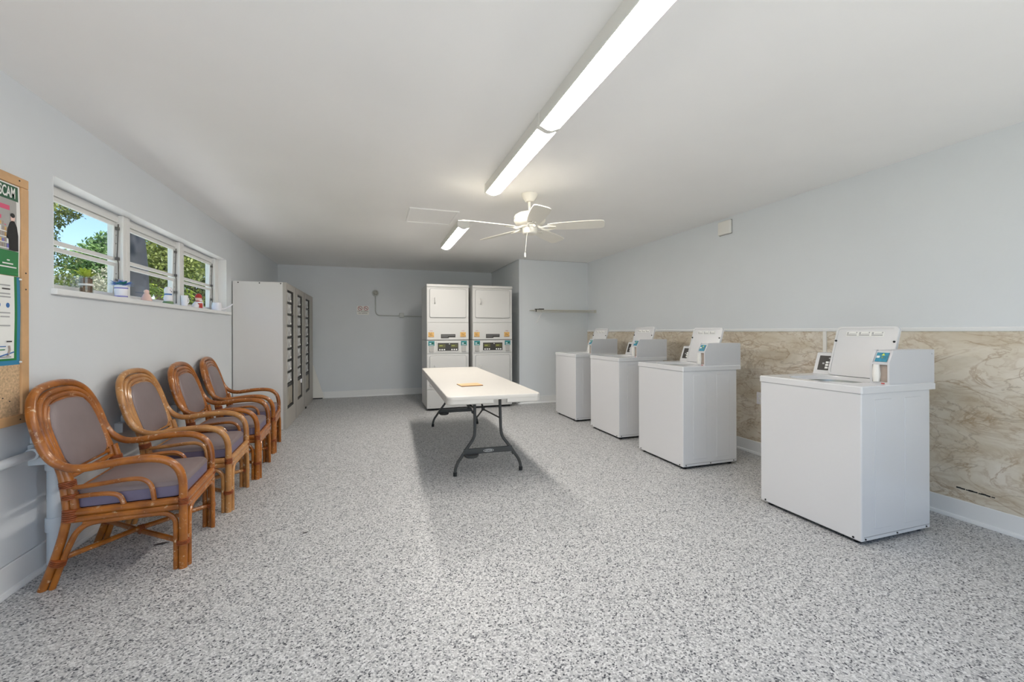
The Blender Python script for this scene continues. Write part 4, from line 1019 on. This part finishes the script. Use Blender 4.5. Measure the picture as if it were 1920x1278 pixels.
# yellow-green palm behind the second window
p = Vector((-4.37, 11.0, 1.94)); base = Vector((p.x, p.y, G)); top = at(base, Vector((-4.37, 11.0, 2.11)))[2]
t = thing('palm_shrub', 'bright yellow-green palm outside, low in the middle window', 'palm', base, 0, 'trees and shrubs outside the window')
b = B(); tube(b, [(0, 0, 0), (.02, 0, top*.6), (0, 0, top)], [.10, .08, .06], 10, sub=3); obj('stem', b, 'bark2', t)
b = B(); rr = random.Random(9)
for k in range(26):
    a = rr.uniform(0, 2*PI); el = rr.uniform(.2, 1.5); d_ = Vector((math.cos(a), math.sin(a), el)).normalized(); L_ = rr.uniform(.55, .85); o0 = Vector((0, 0, top-.05))
    spine = [o0+d_*(L_*q/6)-Vector((0, 0, .55*L_*(q/6)**2)) for q in range(7)]
    tube(b, spine, [.012, .011, .010, .008, .007, .005, .003], 5)
    for q in range(1, 7):
        tdir = (spine[q]-spine[q-1]).normalized(); sd = tdir.cross(Vector((0, 0, 1))).normalized()
        for s in (-1, 1):
            leaf(b, spine[q], tdir*.7+sd*s, .26*(1-.08*q), .05, droop=.4)
obj('fronds', b, 'leaf_palm', t)
# dark trees behind the third window
p = Vector((-6.67, 20.0, 2.54)); base = Vector((p.x, p.y, G)); bl = []
for (gx, gy, gz, r) in ((-6.97, 20.0, 4.01, 1.2), (-6.69, 20.5, 3.89, 1.2), (-6.79, 20.0, 3.17, 1.2), (-6.41, 20.5, 3.46, 1.3), (-7.06, 20.0, 2.85, 1.1), (-6.16, 20.0, 2.55, 1.2), (-6.67, 20.0, 2.43, 1.1), (-6.66, 21.0, 4.41, 1.0), (-7.33, 20.5, 4.51, 0.9)):
    q = at(base, Vector((gx, gy, gz))); bl.append((q[0], q[1], q[2], r, r, r*.8))
tree('dense_tree', 'dense dark green tree outside, filling the last window', 'tree', base, ([(0, 0, 0), (0, .05, .9), (.05, 0, 1.8)], [.22, .19, .14], 10), bl, 9000, .075, 'leaf_dark', 'bark2', 41)

# ------------------------------------------------------------------ world, sun, daylight, camera
W = bpy.data.worlds.new('sky_world'); S.world = W; W.use_nodes = True
nt = W.node_tree; bg = nt.nodes['Background']
sky = nt.nodes.new('ShaderNodeTexSky'); sky.sky_type = 'NISHITA'; sky.sun_disc = False
sky.sun_elevation = math.radians(62); sky.sun_rotation = math.radians(150); sky.air_density = 1.0; sky.dust_density = 0.6; sky.ozone_density = 3.5
nt.links.new(sky.outputs[0], bg.inputs['Color']); bg.inputs['Strength'].default_value = 0.068
su = bpy.data.lights.new('sun', 'SUN'); su.energy = 2.5; su.angle = math.radians(1.0); su.color = (1, .96, .88)
so = bpy.data.objects.new('sun', su); COL.objects.link(so)
so.rotation_euler = Vector((-.20, .33, -.92)).to_track_quat('-Z', 'Y').to_euler()
f, yaw, roll, cyp, H = 797.84, .3133, -.0029, 621.3, 1.235
c, s, cr, sr = math.cos(yaw), math.sin(yaw), math.cos(roll), math.sin(roll)
Rv = Vector((c, -s, 0)); Fv = Vector((s, c, 0)); Zv = Vector((0, 0, 1))
rx = Rv*cr+Zv*sr; uy = Zv*cr-Rv*sr
cam = bpy.data.cameras.new('camera'); co = bpy.data.objects.new('camera', cam); COL.objects.link(co)
m = Matrix((rx, uy, -Fv)).transposed().to_4x4(); m.translation = (0, 0, H); co.matrix_world = m
cam.sensor_width = 36; cam.sensor_fit = 'HORIZONTAL'; cam.lens = f/1920*36
cam.shift_y = -(639-cyp)/1920; cam.clip_start = .05; cam.clip_end = 300
S.camera = co
S.view_settings.view_transform = 'Standard'; S.view_settings.look = 'None'; S.view_settings.exposure = 1.98; S.view_settings.gamma = 1.0; S.view_settings.use_curve_mapping = False
S.cycles.max_bounces = 10; S.cycles.diffuse_bounces = 7; S.cycles.glossy_bounces = 4; S.cycles.transparent_max_bounces = 12
S.cycles.use_denoising = True
S.cycles.sample_clamp_indirect = 8
